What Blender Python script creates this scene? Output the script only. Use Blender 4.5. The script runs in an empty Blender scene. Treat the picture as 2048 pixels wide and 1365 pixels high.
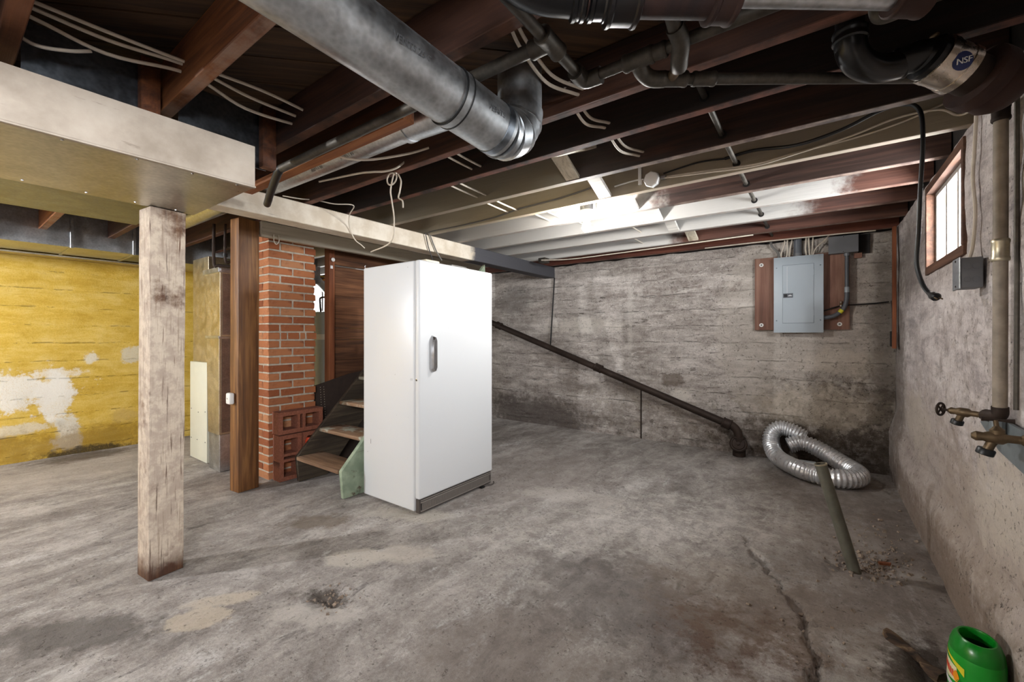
import bpy, bmesh, math, random
from mathutils import Vector, Matrix, noise as mn
random.seed(7)
sc = bpy.context.scene
col = sc.collection
PI = math.pi

# ------------------------------------------------------------------ camera
CAM_H = 1.25
YAW = math.atan(616 / 848.0)
cam_d = bpy.data.cameras.new('camera'); cam = bpy.data.objects.new('camera', cam_d); col.objects.link(cam)
cam.location = (0, 0, CAM_H); cam.rotation_euler = (PI / 2, 0, YAW)
cam_d.sensor_width = 36; cam_d.lens = 36 * 848 / 2048.0; cam_d.shift_y = -10.5 / 2048.0
cam_d.clip_start = 0.02
sc.camera = cam
# ------------------------------------------------------------------ world, lights, exposure
sc.view_settings.view_transform = 'Standard'; sc.view_settings.look = 'None'
sc.view_settings.gamma = 1; sc.view_settings.use_curve_mapping = False
sc.view_settings.exposure = 0.98
w = bpy.data.worlds.new('sky'); sc.world = w; w.use_nodes = True
bg = w.node_tree.nodes['Background']; bg.inputs[0].default_value = (0.86, 0.93, 1, 1); bg.inputs[1].default_value = 2.5

def area(name, loc, rot, sx, sy, power, color=(1, 1, 1)):
    d = bpy.data.lights.new(name, 'AREA'); d.shape = 'RECTANGLE'; d.size = sx; d.size_y = sy
    d.energy = power; d.color = color
    o = bpy.data.objects.new(name, d); o.location = loc; o.rotation_euler = rot; col.objects.link(o)
    return o
# daylight outside the window panes; the two rear lamps are added fill
area('daylight_window_right', (0.80, 3.26, 1.93), (0, PI / 2, 0), 0.5, 0.84, 55, (0.93, 0.97, 1))
area('daylight_window_far', (-6.66, 3.70, 1.85), (0, -PI / 2, 0), 0.6, 0.5, 22, (0.95, 0.98, 1))
area('fill_light_rear', (0.80, -1.2, 1.85), (0, PI / 2, 0), 0.62, 1.5, 140, (0.97, 0.98, 1))
area('fill_light_rear_wall', (-2.6, -3.46, 1.85), (-PI / 2, 0, 0), 1.7, 0.62, 230, (0.98, 0.98, 1))
BULB_A = (-1.41, 2.89, 2.06)      # bare bulb in view
BULB_B = (-4.9, -2.36, 2.13)        # the second bare bulb, behind the camera
BULB_POWER_A, BULB_POWER_B = 20, 190

# ------------------------------------------------------------------ node helper
def S(h):
    out = []
    for i in (0, 2, 4):
        c = int(h[i:i + 2], 16) / 255
        out.append(c / 12.92 if c <= .04045 else ((c + .055) / 1.055) ** 2.4)
    return (*out, 1)

class G:
    def __init__(s, name):
        s.m = bpy.data.materials.new(name); s.m.use_nodes = True
        s.t = s.m.node_tree; s.b = s.t.nodes['Principled BSDF']
        s.tc = None
    def put(s, sock, v):
        if hasattr(v, 'is_output'): s.t.links.new(v, sock)
        else: sock.default_value = v
    def pos(s):
        if not s.tc: s.tc = s.t.nodes.new('ShaderNodeTexCoord')
        return s.tc.outputs['Object']
    def rnd(s):
        return s.t.nodes.new('ShaderNodeObjectInfo').outputs['Random']
    def mapv(s, v, scale=(1, 1, 1), rot=(0, 0, 0), loc=(0, 0, 0)):
        n = s.t.nodes.new('ShaderNodeMapping'); s.put(n.inputs[0], v)
        n.inputs[1].default_value = loc; n.inputs[2].default_value = rot; n.inputs[3].default_value = scale
        return n.outputs[0]
    def vm(s, op, a, b):
        n = s.t.nodes.new('ShaderNodeVectorMath'); n.operation = op
        s.put(n.inputs[0], a); s.put(n.inputs[1], b)
        return n.outputs['Value' if op in ('LENGTH', 'DOT_PRODUCT', 'DISTANCE') else 'Vector']
    def noise(s, v, scale=5., detail=5., rough=.55, dist=0., out='Fac'):
        n = s.t.nodes.new('ShaderNodeTexNoise'); s.put(n.inputs['Vector'], v)
        n.inputs['Scale'].default_value = scale; n.inputs['Detail'].default_value = detail
        n.inputs['Roughness'].default_value = rough; n.inputs['Distortion'].default_value = dist
        return n.outputs[out]
    def voro(s, v, scale, feature='F1'):
        n = s.t.nodes.new('ShaderNodeTexVoronoi'); n.feature = feature; s.put(n.inputs['Vector'], v)
        n.inputs['Scale'].default_value = scale
        return n.outputs['Distance']
    def math(s, op, a, b=0., clamp=False):
        n = s.t.nodes.new('ShaderNodeMath'); n.operation = op; n.use_clamp = clamp
        s.put(n.inputs[0], a); s.put(n.inputs[1], b)
        return n.outputs[0]
    def rng(s, v, a, b, c=0., d=1., smooth=True):
        n = s.t.nodes.new('ShaderNodeMapRange')
        if smooth: n.interpolation_type = 'SMOOTHSTEP'
        s.put(n.inputs[0], v)
        for i, q in enumerate((a, b, c, d)): n.inputs[i + 1].default_value = q
        return n.outputs[0]
    def sep(s, v):
        n = s.t.nodes.new('ShaderNodeSeparateXYZ'); s.put(n.inputs[0], v); return n.outputs
    def mix(s, f, a, b, mode='MIX'):
        n = s.t.nodes.new('ShaderNodeMix'); n.data_type = 'RGBA'; n.blend_type = mode
        s.put(n.inputs[0], f); s.put(n.inputs[6], a); s.put(n.inputs[7], b)
        return n.outputs[2]
    def ramp(s, f, stops):
        n = s.t.nodes.new('ShaderNodeValToRGB'); s.put(n.inputs[0], f)
        e = n.color_ramp.elements
        while len(e) < len(stops): e.new(.5)
        for i, (p, c) in enumerate(stops): e[i].position = p; e[i].color = c
        return n.outputs[0]
    def blob(s, v, c, r, soft=.35, wob=None, amp=.5, rotz=0.):
        """1 inside an ellipsoid round c, fading over its ragged edge; a radius of None ignores that axis"""
        d = s.vm('SUBTRACT', v, c)
        if rotz: d = s.mapv(d, rot=(0, 0, -rotz))
        d = s.vm('MULTIPLY', d, tuple(0 if q is None else 1 / q for q in r))
        L = s.vm('LENGTH', d, (0, 0, 0))
        if wob is not None: L = s.math('ADD', L, s.math('MULTIPLY', s.math('SUBTRACT', wob, .5), amp * 2))
        return s.rng(L, 1 + soft, 1 - soft)
    def done(s, color=None, rough=.6, metal=0., bump=None, strength=.4, dist=.01, spec=None, extra=None):
        b = s.b
        if color is not None: s.put(b.inputs['Base Color'], color)
        s.put(b.inputs['Roughness'], rough); s.put(b.inputs['Metallic'], metal)
        if spec is not None: b.inputs['Specular IOR Level'].default_value = spec
        if bump is not None:
            n = s.t.nodes.new('ShaderNodeBump'); n.inputs['Strength'].default_value = strength
            n.inputs['Distance'].default_value = dist
            s.put(n.inputs['Height'], bump); s.t.links.new(n.outputs[0], b.inputs['Normal'])
        for k, q in (extra or {}).items(): s.put(b.inputs[k], q)
        return s.m

def plain(name, hexc, rough=.5, metal=0., var=.0, scale=8, bump=0.):
    g = G(name); c = S(hexc)
    if var or bump:
        n = g.noise(g.pos(), scale, 6, .6)
        dark = tuple(q * (1 - var) for q in c[:3]) + (1,); lite = tuple(min(1, q * (1 + var)) for q in c[:3]) + (1,)
        return g.done(g.ramp(n, [(.3, dark), (.7, lite)]), rough, metal, n if bump else None, bump)
    return g.done(c, rough, metal)

def wood(name, dark, mid, lite, axis=0, rough=.75, paint=None, bump=.35, grain=1., saw=True, dust=None):
    """axis = grain direction. paint = function(g, v, wobble) -> list of (mask, colour)"""
    g = G(name); v = g.pos()
    r = g.rnd()
    off = g.vm('MULTIPLY', (1, 1, 1), (0, 0, 0))
    cmb = g.t.nodes.new('ShaderNodeCombineXYZ')
    for i in range(3): g.put(cmb.inputs[i], g.math('MULTIPLY', r, 13.7 + 5 * i))
    vv = g.vm('ADD', v, cmb.outputs[0])
    sc_ = [14 * grain] * 3; sc_[axis] = .8 * grain
    st = g.mapv(vv, tuple(sc_))
    n1 = g.noise(st, 1., 6, .6, 1.4)
    sc2 = [90 * grain] * 3; sc2[axis] = 3 * grain
    n2 = g.noise(g.mapv(vv, tuple(sc2)), 1., 4, .6)
    n3 = g.noise(vv, 2.2, 3, .5)
    f = g.math('ADD', g.math('MULTIPLY', n1, .6), g.math('ADD', g.math('MULTIPLY', n2, .22), g.math('MULTIPLY', n3, .2)))
    c = g.ramp(f, [(.36, S(dark)), (.5, S(mid)), (.66, S(lite))])
    tone = g.rng(r, 0., 1., .72, 1.12, False)
    tc_ = g.t.nodes.new('ShaderNodeCombineXYZ')
    for i in range(3): g.put(tc_.inputs[i], tone)
    c = g.mix(1., c, tc_.outputs[0], 'MULTIPLY')
    wob = g.noise(v, 6, 6, .65)
    if paint:
        for m, pc in paint(g, v, wob, n2): c = g.mix(m, c, pc)
    if dust:
        nz = g.sep(g.t.nodes.new('ShaderNodeNewGeometry').outputs['Normal'])[2]
        c = g.mix(g.math('MULTIPLY', g.math('MULTIPLY', g.rng(nz, -.6, -.95), g.rng(wob, .35, .62)), dust[1]), c, S(dust[0]))
    h = g.math('ADD', n1, g.math('MULTIPLY', n2, .7))
    return g.done(c, rough, 0, h, bump, .004)

def metal_mat(name, hexc, rough=.38, var=.35, scale=14, dirt=None, metal=1., spangle=True):
    g = G(name); v = g.pos()
    a = g.noise(v, scale, 6, .7); b = g.noise(v, 3.1, 4, .6, 1.)
    c0 = S(hexc); dk = tuple(q * (1 - var) for q in c0[:3]) + (1,); lt = tuple(min(1, q * (1 + var * .6)) for q in c0[:3]) + (1,)
    c = g.ramp(g.math('ADD', g.math('MULTIPLY', a, .5), g.math('MULTIPLY', b, .5)), [(.35, dk), (.65, lt)])
    if spangle:
        c = g.mix(g.math('MULTIPLY', g.voro(v, 70), .35), c, (1, 1, 1, 1), 'OVERLAY')
    if dirt: c = g.mix(g.rng(b, .45, .7), c, S(dirt))
    ro = g.rng(a, .3, .75, rough * .8, min(1, rough * 1.35), False)
    return g.done(c, ro, metal, a, .05, .004)

# ------------------------------------------------------------------ mesh helper
class MB:
    def __init__(s): s.v = []; s.f = []; s.sm = []
    def add(s, vs, fs, smooth=False):
        o = len(s.v); s.v += [tuple(q) for q in vs]
        s.f += [tuple(i + o for i in f) for f in fs]; s.sm += [smooth] * len(fs)
        return s
    def box(s, x0, x1, y0, y1, z0, z1, M=None):
        p = [(x, y, z) for z in (z0, z1) for y in (y0, y1) for x in (x0, x1)]
        if M is not None: p = [M @ Vector(q) for q in p]
        return s.add(p, [(0, 2, 3, 1), (4, 5, 7, 6), (0, 1, 5, 4), (2, 6, 7, 3), (0, 4, 6, 2), (1, 3, 7, 5)])
    def prism(s, poly, f, smooth=False):
        """poly: 2D ring, f(a, b, side) -> 3D for side 0/1"""
        n = len(poly)
        vs = [f(a, b, 0) for a, b in poly] + [f(a, b, 1) for a, b in poly]
        fs = [tuple(range(n))[::-1], tuple(range(n, 2 * n))] + [(i, (i + 1) % n, n + (i + 1) % n, n + i) for i in range(n)]
        return s.add(vs, fs, smooth)
    def tube(s, pts, r, n=12, smooth_path=0, caps=True, closed=False, rfun=None):
        pts = [Vector(p) for p in pts]
        if smooth_path:
            q = []; m = len(pts)
            for i in range(m if closed else m - 1):
                g = lambda k: pts[k % m] if closed else pts[max(0, min(m - 1, k))]
                p0, p1, p2, p3 = g(i - 1), g(i), g(i + 1), g(i + 2)
                for j in range(smooth_path):
                    t = j / smooth_path
                    q.append(.5 * ((2 * p1) + (p2 - p0) * t + (2 * p0 - 5 * p1 + 4 * p2 - p3) * t * t + (3 * p1 - p0 - 3 * p2 + p3) * t ** 3))
            if not closed: q.append(pts[-1])
            pts = q
        m = len(pts); vs = []; up = None
        for i, p in enumerate(pts):
            if closed: t = pts[(i + 1) % m] - pts[i - 1]
            else: t = pts[min(i + 1, m - 1)] - pts[max(i - 1, 0)]
            t.normalize()
            if up is None:
                up = Vector((0, 0, 1)) if abs(t.z) < .9 else Vector((1, 0, 0))
            up = (up - t * up.dot(t)).normalized(); sd = t.cross(up)
            rr = rfun(i, m) if rfun else r
            for k in range(n):
                a = 2 * PI * k / n
                vs.append(p + (sd * math.cos(a) + up * math.sin(a)) * rr)
        fs = [(i * n + k, i * n + (k + 1) % n, ((i + 1) % m) * n + (k + 1) % n, ((i + 1) % m) * n + k) for i in range(m if closed else m - 1) for k in range(n)]
        s.add(vs, fs, True)
        if caps and not closed:
            o = len(s.v) - len(vs)
            s.f += [tuple(o + k for k in range(n))[::-1], tuple(o + (m - 1) * n + k for k in range(n))]; s.sm += [False, False]
        return s
    def lathe(s, prof, base, axis=(0, 0, 1), n=20, caps=True):
        """prof: [(radius, height)] along axis from base"""
        ax = Vector(axis).normalized(); u = Vector((1, 0, 0)) if abs(ax.x) < .8 else Vector((0, 1, 0))
        u = (u - ax * u.dot(ax)).normalized(); v = ax.cross(u); b = Vector(base)
        vs = [b + ax * h + (u * math.cos(2 * PI * k / n) + v * math.sin(2 * PI * k / n)) * r for r, h in prof for k in range(n)]
        m = len(prof)
        fs = [(i * n + k, i * n + (k + 1) % n, (i + 1) * n + (k + 1) % n, (i + 1) * n + k) for i in range(m - 1) for k in range(n)]
        s.add(vs, fs, True)
        if caps:
            o = len(s.v) - len(vs)
            s.f += [tuple(o + k for k in range(n))[::-1], tuple(o + (m - 1) * n + k for k in range(n))]; s.sm += [False, False]
        return s
    def build(s, name, mat, parent=None, bevel=0., seg=2, origin=None, angle=35, jitter=0.):
        if parent is not None: o0 = wloc(parent)
        elif origin is not None: o0 = Vector(origin)
        else:
            xs = [q[0] for q in s.v]; ys = [q[1] for q in s.v]; zs = [q[2] for q in s.v]
            o0 = Vector(((min(xs) + max(xs)) / 2, (min(ys) + max(ys)) / 2, min(zs)))
        me = bpy.data.meshes.new(name)
        me.from_pydata([tuple(Vector(q) - o0) for q in s.v], [], s.f)
        me.polygons.foreach_set('use_smooth', s.sm)
        bm = bmesh.new(); bm.from_mesh(me)
        bmesh.ops.remove_doubles(bm, verts=bm.verts, dist=1e-5)
        bmesh.ops.recalc_face_normals(bm, faces=bm.faces)
        if bevel:
            ed = [e for e in bm.edges if len(e.link_faces) == 2 and e.calc_face_angle(0) > .5]
            bmesh.ops.bevel(bm, geom=ed, offset=bevel, segments=seg, affect='EDGES', profile=.5, clamp_overlap=True)
            for f in bm.faces: f.smooth = True
        if jitter:
            for q in bm.verts: q.co += Vector(mn.noise_vector((q.co + o0) * 9)) * jitter
        bm.to_mesh(me); bm.free()
        me.set_sharp_from_angle(angle=math.radians(angle))
        me.materials.append(mat)
        o = bpy.data.objects.new(name, me); col.objects.link(o)
        if parent is not None: o.parent = parent
        else: o.location = o0
        return o

def wloc(o):
    p = Vector(o.location)
    while o.parent: o = o.parent; p += Vector(o.location)
    return p
def tag(o, label=None, cat=None, group=None, kind=None):
    for k, q in (('label', label), ('category', cat), ('group', group), ('kind', kind)):
        if q: o[k] = q
    return o
def thing(name, label, cat, loc, group=None):
    o = bpy.data.objects.new(name, None); o.location = loc; o.empty_display_size = .1; col.objects.link(o)
    return tag(o, label, cat, group)
def BX(*a): return MB().box(*a)
def rotm(c, rx=0, ry=0, rz=0):
    from mathutils import Euler
    return Matrix.Translation(c) @ Euler((rx, ry, rz)).to_matrix().to_4x4()
def text_mesh(txt, mat, parent, M, size, ext=.0004):
    cu = bpy.data.curves.new('lettering', 'FONT'); cu.body = txt; cu.size = size; cu.extrude = ext
    cu.align_x = 'CENTER'; cu.align_y = 'CENTER'
    t = bpy.data.objects.new('t', cu); col.objects.link(t)
    bpy.context.view_layer.update()
    me = bpy.data.meshes.new_from_object(t.evaluated_get(bpy.context.evaluated_depsgraph_get()))
    bpy.data.objects.remove(t)
    me.transform(M)
    o0 = wloc(parent); me.transform(Matrix.Translation(-o0))
    me.materials.clear(); me.materials.append(mat)
    return me

# ------------------------------------------------------------------ materials
M = {}
def concrete(name, cols, blobs, hdir, bands=True, speck=.5, lines=.2, cst=1., scuff=('d2cdc6', '57504b', .5)):
    """cols: dark, mid, light. hdir: index of the horizontal axis of the wall, None for the floor"""
    g = G(name); v = g.pos(); X = g.sep(v)
    big = g.noise(v, 1.3, 5, .6, .6)
    if hdir is None:
        st = g.mapv(v, (2.6, 1.1, 1), (0, 0, -.75))
    else:
        st = g.mapv(v, (1.5, 1.5, 6.5))
    an = g.noise(st, 1.6, 10, .72, .5)
    an2 = g.noise(g.mapv(st, (1, 1, 1), loc=(11, 5, 3)), 2.4, 10, .74, .8)
    med = g.noise(v, 8, 9, .74)
    fine = g.noise(v, 75, 5, .75); grit = g.noise(v, 210, 3, .8)
    f = g.math('ADD', g.math('MULTIPLY', an, .52), g.math('ADD', g.math('MULTIPLY', big, .2), g.math('MULTIPLY', med, .30)))
    f = g.math('ADD', f, g.math('ADD', g.math('MULTIPLY', g.math('SUBTRACT', fine, .5), .22), g.math('MULTIPLY', g.math('SUBTRACT', grit, .5), .16)))
    c = g.ramp(f, [(.42, S(cols[0])), (.515, S(cols[1])), (.62, S(cols[2]))])
    h = g.math('ADD', g.math('MULTIPLY', med, .5), g.math('ADD', g.math('MULTIPLY', fine, .35), g.math('MULTIPLY', grit, .15)))
    if scuff:
        c = g.mix(g.math('MULTIPLY', g.math('MULTIPLY', g.rng(an2, .54, .66), g.rng(fine, .35, .6)), scuff[2]), c, S(scuff[0]))
        c = g.mix(g.math('MULTIPLY', g.math('MULTIPLY', g.rng(an2, .46, .36), g.rng(med, .42, .58)), scuff[2]), c, S(scuff[1]))
    if bands and hdir is not None:
        zz = g.math('ADD', X[2], g.math('MULTIPLY', g.noise(g.mapv(v, (1, 1, .2)), 3, 4), .05))
        fr = g.math('FRACT', g.math('DIVIDE', zz, .185))
        ln = g.math('MULTIPLY', g.rng(g.math('ABSOLUTE', g.math('SUBTRACT', fr, .5)), .05, .0), g.rng(med, .47, .6))
        c = g.mix(g.math('MULTIPLY', ln, lines), c, S(cols[3] if len(cols) > 3 else '2a2420'))
        h = g.math('SUBTRACT', h, g.math('MULTIPLY', ln, .8))
    wa = g.noise(v, 3.6, 9, .74); wb = g.noise(g.mapv(v, (1, 1, 1), loc=(7, 3, 1)), 12, 8, .76)
    wob = g.rng(g.math('ADD', g.math('MULTIPLY', wa, .55), g.math('MULTIPLY', wb, .45)), .33, .67, 0., 1., False)
    wob2 = g.noise(g.mapv(v, (1, 1, 1), loc=(7, 3, 1)), 9, 8, .74)
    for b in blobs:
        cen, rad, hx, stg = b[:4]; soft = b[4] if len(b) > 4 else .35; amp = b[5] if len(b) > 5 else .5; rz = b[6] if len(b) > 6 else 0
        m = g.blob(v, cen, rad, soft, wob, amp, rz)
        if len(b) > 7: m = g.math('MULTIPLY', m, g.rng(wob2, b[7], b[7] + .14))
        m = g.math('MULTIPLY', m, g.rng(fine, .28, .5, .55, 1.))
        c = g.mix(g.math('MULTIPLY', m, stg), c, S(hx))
    if speck:
        pit = g.math('MULTIPLY', g.rng(g.noise(v, 44, 4, .8), .57, .66), g.rng(wob2, .42, .58))
        c = g.mix(g.math('MULTIPLY', pit, speck), c, S('3a302a')); h = g.math('SUBTRACT', h, g.math('MULTIPLY', pit, .6))
    return g.done(c, .85, 0, h, .7 * cst, .014, .25)

N_ = None
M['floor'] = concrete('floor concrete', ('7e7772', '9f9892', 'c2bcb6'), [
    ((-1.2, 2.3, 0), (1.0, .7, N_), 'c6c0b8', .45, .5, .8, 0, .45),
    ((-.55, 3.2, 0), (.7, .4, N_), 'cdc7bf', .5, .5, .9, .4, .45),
    ((-.75, 1.95, 0), (.55, .32, N_), '5d5653', .62, .5, .8),
    ((-2.5, .38, 0), (.36, .12, N_), '55504c', .7, .4, .8, .75),
    ((-.26, 1.98, 0), (.30, .24, N_), '5b4030', .8, .5, .9, .3, .42),
    ((-.2, 2.25, 0), (.5, .35, N_), '857566', .4, .5, .8),
    ((.25, 3.0, 0), (.45, .9, N_), '6b5d53', .5, .5, .7),
    ((.2, 4.3, 0), (.6, .6, N_), '6b5f56', .5, .5, .6),
    ((-1.9, 1.13, 0), (.13, .07, N_), '4a4038', .85, .4, 1., .5),
    ((-1.85, 1.02, 0), (.2, .08, N_), 'c2bbb3', .7, .4, .8, .6),
    ((-2.23, .70, 0), (.13, .085, N_), 'c3b6a4', .75, .12, .45, .9),
    ((-2.29, .82, 0), (.15, .05, N_), 'c6baa9', .75, .3, .5, .95),
    ((-2.12, 1.42, 0), (.2, .09, N_), 'c4bcb0', .7, .25, .6, .6),
    ((-1.95, 1.60, 0), (.16, .10, N_), 'c0b7ab', .6, .3, .6, .6),
    ((-2.75, 1.55, 0), (.22, .1, N_), '6b5c4b', .6, .4, .8, .7),
    ((-2.35, 1.98, 0), (.3, .12, N_), 'bcb5a8', .6, .4, .8, .5),
    ((-5.6, .7, 0), (.5, 3.5, N_), 'b9b0a6', .5, .5, .6),
    ((-6.2, .95, 0), (.18, .35, N_), '4a3d2c', .7, .4, .7),
    ((-.95, 1.3, 0), (.4, .3, N_), '7d726a', .5, .5, .7),
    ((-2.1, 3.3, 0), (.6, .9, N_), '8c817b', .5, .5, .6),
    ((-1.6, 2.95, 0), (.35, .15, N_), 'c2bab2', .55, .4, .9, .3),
    ((.32, 2.2, 0), (.12, .22, N_), '3a2e26', .8, .4, .9, -.2),
], None, False, speck=.55, scuff=('d0cdca', '524e4c', .65))
M['wall_back'] = concrete('back wall concrete', ('877e77', 'aea59e', 'd4cdc6'), [
    ((-2.5, N_ or 0, 1.38), (.55, N_, .10), 'd0c8be', .75, .4, .9),
    ((.1, 0, 1.3), (1.02, N_, 1.2), 'beb5aa', .5, .03, .1),
    ((-3.3, 0, .12), (.9, N_, .28), '4a413d', .8, .5, .7),
    ((-1.7, 0, .25), (1.1, N_, .5), '6b5f55', .55, .5, .9, 0, .45),
    ((-1.7, 0, .45), (.9, N_, .35), 'c9c0b2', .5, .5, .9, 0, .5),
    ((.30, 0, .30), (.75, N_, .55), '43392f', .85, .5, .8, 0, .40),
    ((.2, 0, .10), (1.0, N_, .22), '3b3129', .75, .5, .7),
    ((.0, 0, .55), (.5, N_, .18), 'c5b9a8', .6, .4, .9),
    ((-1.39, 0, .74), (.11, N_, .08), '6a5d52', .75, .3, .8),
    ((-1.3, 0, .57), (.10, N_, .06), 'd6cec4', .85, .3, .6),
    ((-3.65, 0, 1.78), (.35, N_, .18), '6d6762', .6, .4, .7),
    ((-1.2, 0, 1.78), (.7, N_, .05), '6f6259', .5, .4, 1., 0, .45),
    ((-1.9, 0, 1.55), (.03, N_, .5), 'c9c2ba', .5, .6, .6),
    ((.2, 0, 1.0), (.35, N_, .12), 'd0c5b6', .5, .4, .9),
    ((.5, 0, .9), (.12, N_, 1.2), '4c433a', .6, .5, .7),
    ((-.4, 0, .2), (.5, N_, .18), '54483c', .6, .5, .9),
], 0, True, speck=.65, lines=.6, scuff=('ded8d1', '544b45', .8))
M['wall_right'] = concrete('right wall concrete', ('a19896', 'c8bfbc', 'e2dbd8'), [
    ((0, 3.6, .35), (N_, 1.6, .55), '8f7f70', .5, .5, .7),
    ((0, 2.4, .30), (N_, 1.0, .42), 'a39383', .5, .5, .7),
    ((0, 3.2, .08), (N_, 2.2, .16), '6d5a4a', .7, .5, .7),
    ((0, 4.9, .9), (N_, .28, 1.2), '6b6057', .7, .5, .7),
    ((0, 2.9, 1.1), (N_, .7, .4), '8e8076', .5, .5, .9, 0, .48),
    ((0, 2.35, .62), (N_, .35, .2), 'd3c9bc', .6, .4, .9),
    ((0, 4.1, .65), (N_, .4, .2), 'c9bfb0', .5, .4, .9),
    ((0, 4.3, 1.85), (N_, .5, .3), '6d645e', .6, .5, .6),
], 1, False, speck=.75)
M['wall_left'] = concrete('yellow painted wall', ('c5a03a', 'd6b350', 'e2c470', '7a5f1e'), [
    ((0, .45, .70), (N_, .42, .16), 'e8e2d6', .95, .25, .9),
    ((0, .76, .62), (N_, .13, .26), 'ece6da', .95, .25, .9),
    ((0, .86, .22), (N_, .10, .20), 'e2dccf', .9, .3, .9),
    ((0, .55, .32), (N_, .25, .05), 'e0d9c8', .7, .3, .9),
    ((0, .78, .86), (N_, .20, .05), 'e8e2d6', .8, .3, .9),
    ((0, 1.40, 1.04), (N_, .14, .09), 'd6cbb2', .9, .15, .6),
    ((0, 1.04, 1.0), (N_, .05, .06), 'e4dcc8', .9, .3, .8),
    ((0, 1.3, .35), (N_, .10, .08), 'c9a961', .7, .4, .9),
    ((0, .55, .38), (N_, .4, .2), '4a3a1c', .8, .4, 1., 0, .62),
    ((0, .95, .10), (N_, .8, .16), '8c6a24', .65, .5, .9),
    ((0, 1.0, .0), (N_, .35, .06), '3d3322', .9, .3, .6),
    ((0, 1.05, .55), (N_, .45, .3), '6b4e1a', .6, .4, 1., 0, .62),
], 1, True, speck=.0, lines=.4, cst=1.2, scuff=('e4cc86', 'b08a2c', .35))
M['wall_rear'] = concrete('rear wall concrete', ('8d847b', 'a89e94', 'c0b7ad'), [], 0, True)

BR = ('351d10', '5a3118', '7a4624')
RED = ('38201a', '5f3b2e', '7d5142')
DK = ('120c0a', '21140f', '3a211a')
M['joist_brown'] = wood('brown joist', *BR, 0, dust=('7d5238', .6))
M['joist_dark'] = wood('dark joist', *DK, 0, dust=('7d4a38', .8))
M['board_orange'] = wood('orange board', '6d3a18', '9a5a2a', 'b97a44', 0)
M['post_brown'] = wood('brown post', '3a2010', '66401f', '95683a', 2, .55, bump=.5)
M['stud_brown'] = wood('brown stud', '5a2f16', '80482a', '9c5f3a', 2)
M['plank_brown'] = wood('plank', '3a2416', '6a4329', '8f6140', 1, .85)
M['subfloor'] = wood('subfloor board', '241810', '45301d', '614730', 0, .8)
M['casing_brown'] = wood('weathered casing', '3d2a20', '5e4030', '7d5844', 1)
M['rim'] = wood('rim board', '0e0b0a', '1b1512', '2a201c', 0)

def painted(pc, edges, top=None):
    def f(g, v, wob, n2):
        ms = []
        for (ax, a, b, st) in edges:
            q = g.math('ADD', g.sep(v)[ax], g.math('MULTIPLY', g.math('SUBTRACT', wob, .5), .5))
            m = g.math('MULTIPLY', g.rng(q, a, b), st)
            m = g.math('MULTIPLY', m, g.rng(n2, .18, .34))
            ms.append((m, S(pc)))
        return ms
    return f

def post_paint(g, v, wob, n2):
    z = g.sep(v)[2]
    m = g.rng(g.math('ADD', z, g.math('MULTIPLY', g.math('SUBTRACT', wob, .5), .28)), .02, .12)
    m = g.math('MULTIPLY', m, g.rng(n2, .30, .42)); m = g.math('MULTIPLY', m, g.rng(wob, .76, .68))
    pt = g.t.nodes.new('ShaderNodeNewGeometry').outputs['Pointiness']
    m = g.math('MULTIPLY', m, g.rng(g.math('ADD', pt, g.math('MULTIPLY', g.math('SUBTRACT', wob, .5), .25)), .60, .545))
    x = g.mix(g.rng(g.noise(v, 14, 6, .7), .4, .62), S('a39384'), S('beaf9d'))
    x = g.mix(g.math('MULTIPLY', g.rng(n2, .56, .7), .5), x, S('7a6552'))
    return [(m, x)]
M['post_white'] = wood('peeling cream post', '372116', '573622', '795436', 2, .8, post_paint, .9)
def beam_paint(g, v, wob, n2):
    y = g.sep(v)[1]
    q = g.math('ADD', y, g.math('MULTIPLY', g.math('SUBTRACT', wob, .5), .25))
    m = g.math('MULTIPLY', g.rng(q, 3.42, 3.34), g.rng(n2, .2, .33))
    return [(1., g.mix(.5, S('3a393c'), S('55545a'))), (m, g.mix(g.rng(wob, .35, .65), S('cdbfab'), S('e2d8c8')))]
M['beam'] = wood('cream painted beam', '2b2522', '4a413b', '6b5f55', 1, .75, beam_paint, .5)
M['cream_board'] = wood('cream board', 'a39681', 'd8cdb8', 'e8dfcc', 1, .75)
M['white_wood'] = wood('whitewashed wood', 'a9a39c', 'cfcac2', 'e6e2da', 0)

M['galv'] = metal_mat('galvanised steel', 'b3b6b9', .36, .3)
M['galv_dark'] = metal_mat('dull galvanised steel', '7d848c', .38, .4)
M['galv_pipe'] = metal_mat('dirty galvanised pipe', '58534c', .55, .5, 20, '2e2924', .7)
M['duct_round'] = metal_mat('round duct steel', 'a9acae', .42, .35, 9)
M['foil'] = metal_mat('foil', 'e6e7e9', .3, .12, 30, None, .72, False)
M['iron'] = metal_mat('dark iron', '3d3029', .6, .4, 16, '241b17', .5, False)
M['iron_black'] = metal_mat('black iron', '1d1c1d', .45, .4, 12, '2b1c17', .4, False)
M['iron_rust'] = metal_mat('rusty cast iron', '3d2822', .7, .4, 12, '20181a', .3, False)
M['abs'] = plain('black ABS', '0d0d0f', .28)
M['steel_band'] = metal_mat('stainless band', 'd2c7ba', .25, .1, 20, None, 1., False)
M['brass'] = metal_mat('old brass', '75634d', .5, .4, 40, '4a3a2a', .8, False)
M['trunk_paint'] = None
g = G('chalky painted sheet metal'); v = g.pos(); a = g.noise(v, 5, 6, .6); b = g.noise(g.mapv(v, (1, 2, 12)), 3, 5, .7)
c = g.ramp(a, [(.3, S('928678')), (.5, S('ab9f91')), (.75, S('bcb2a5'))])
c = g.mix(g.math('MULTIPLY', g.rng(b, .62, .72), .5), c, S('6a5d52')); M['trunk_paint'] = g.done(c, .7, 0, a, .1)
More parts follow.
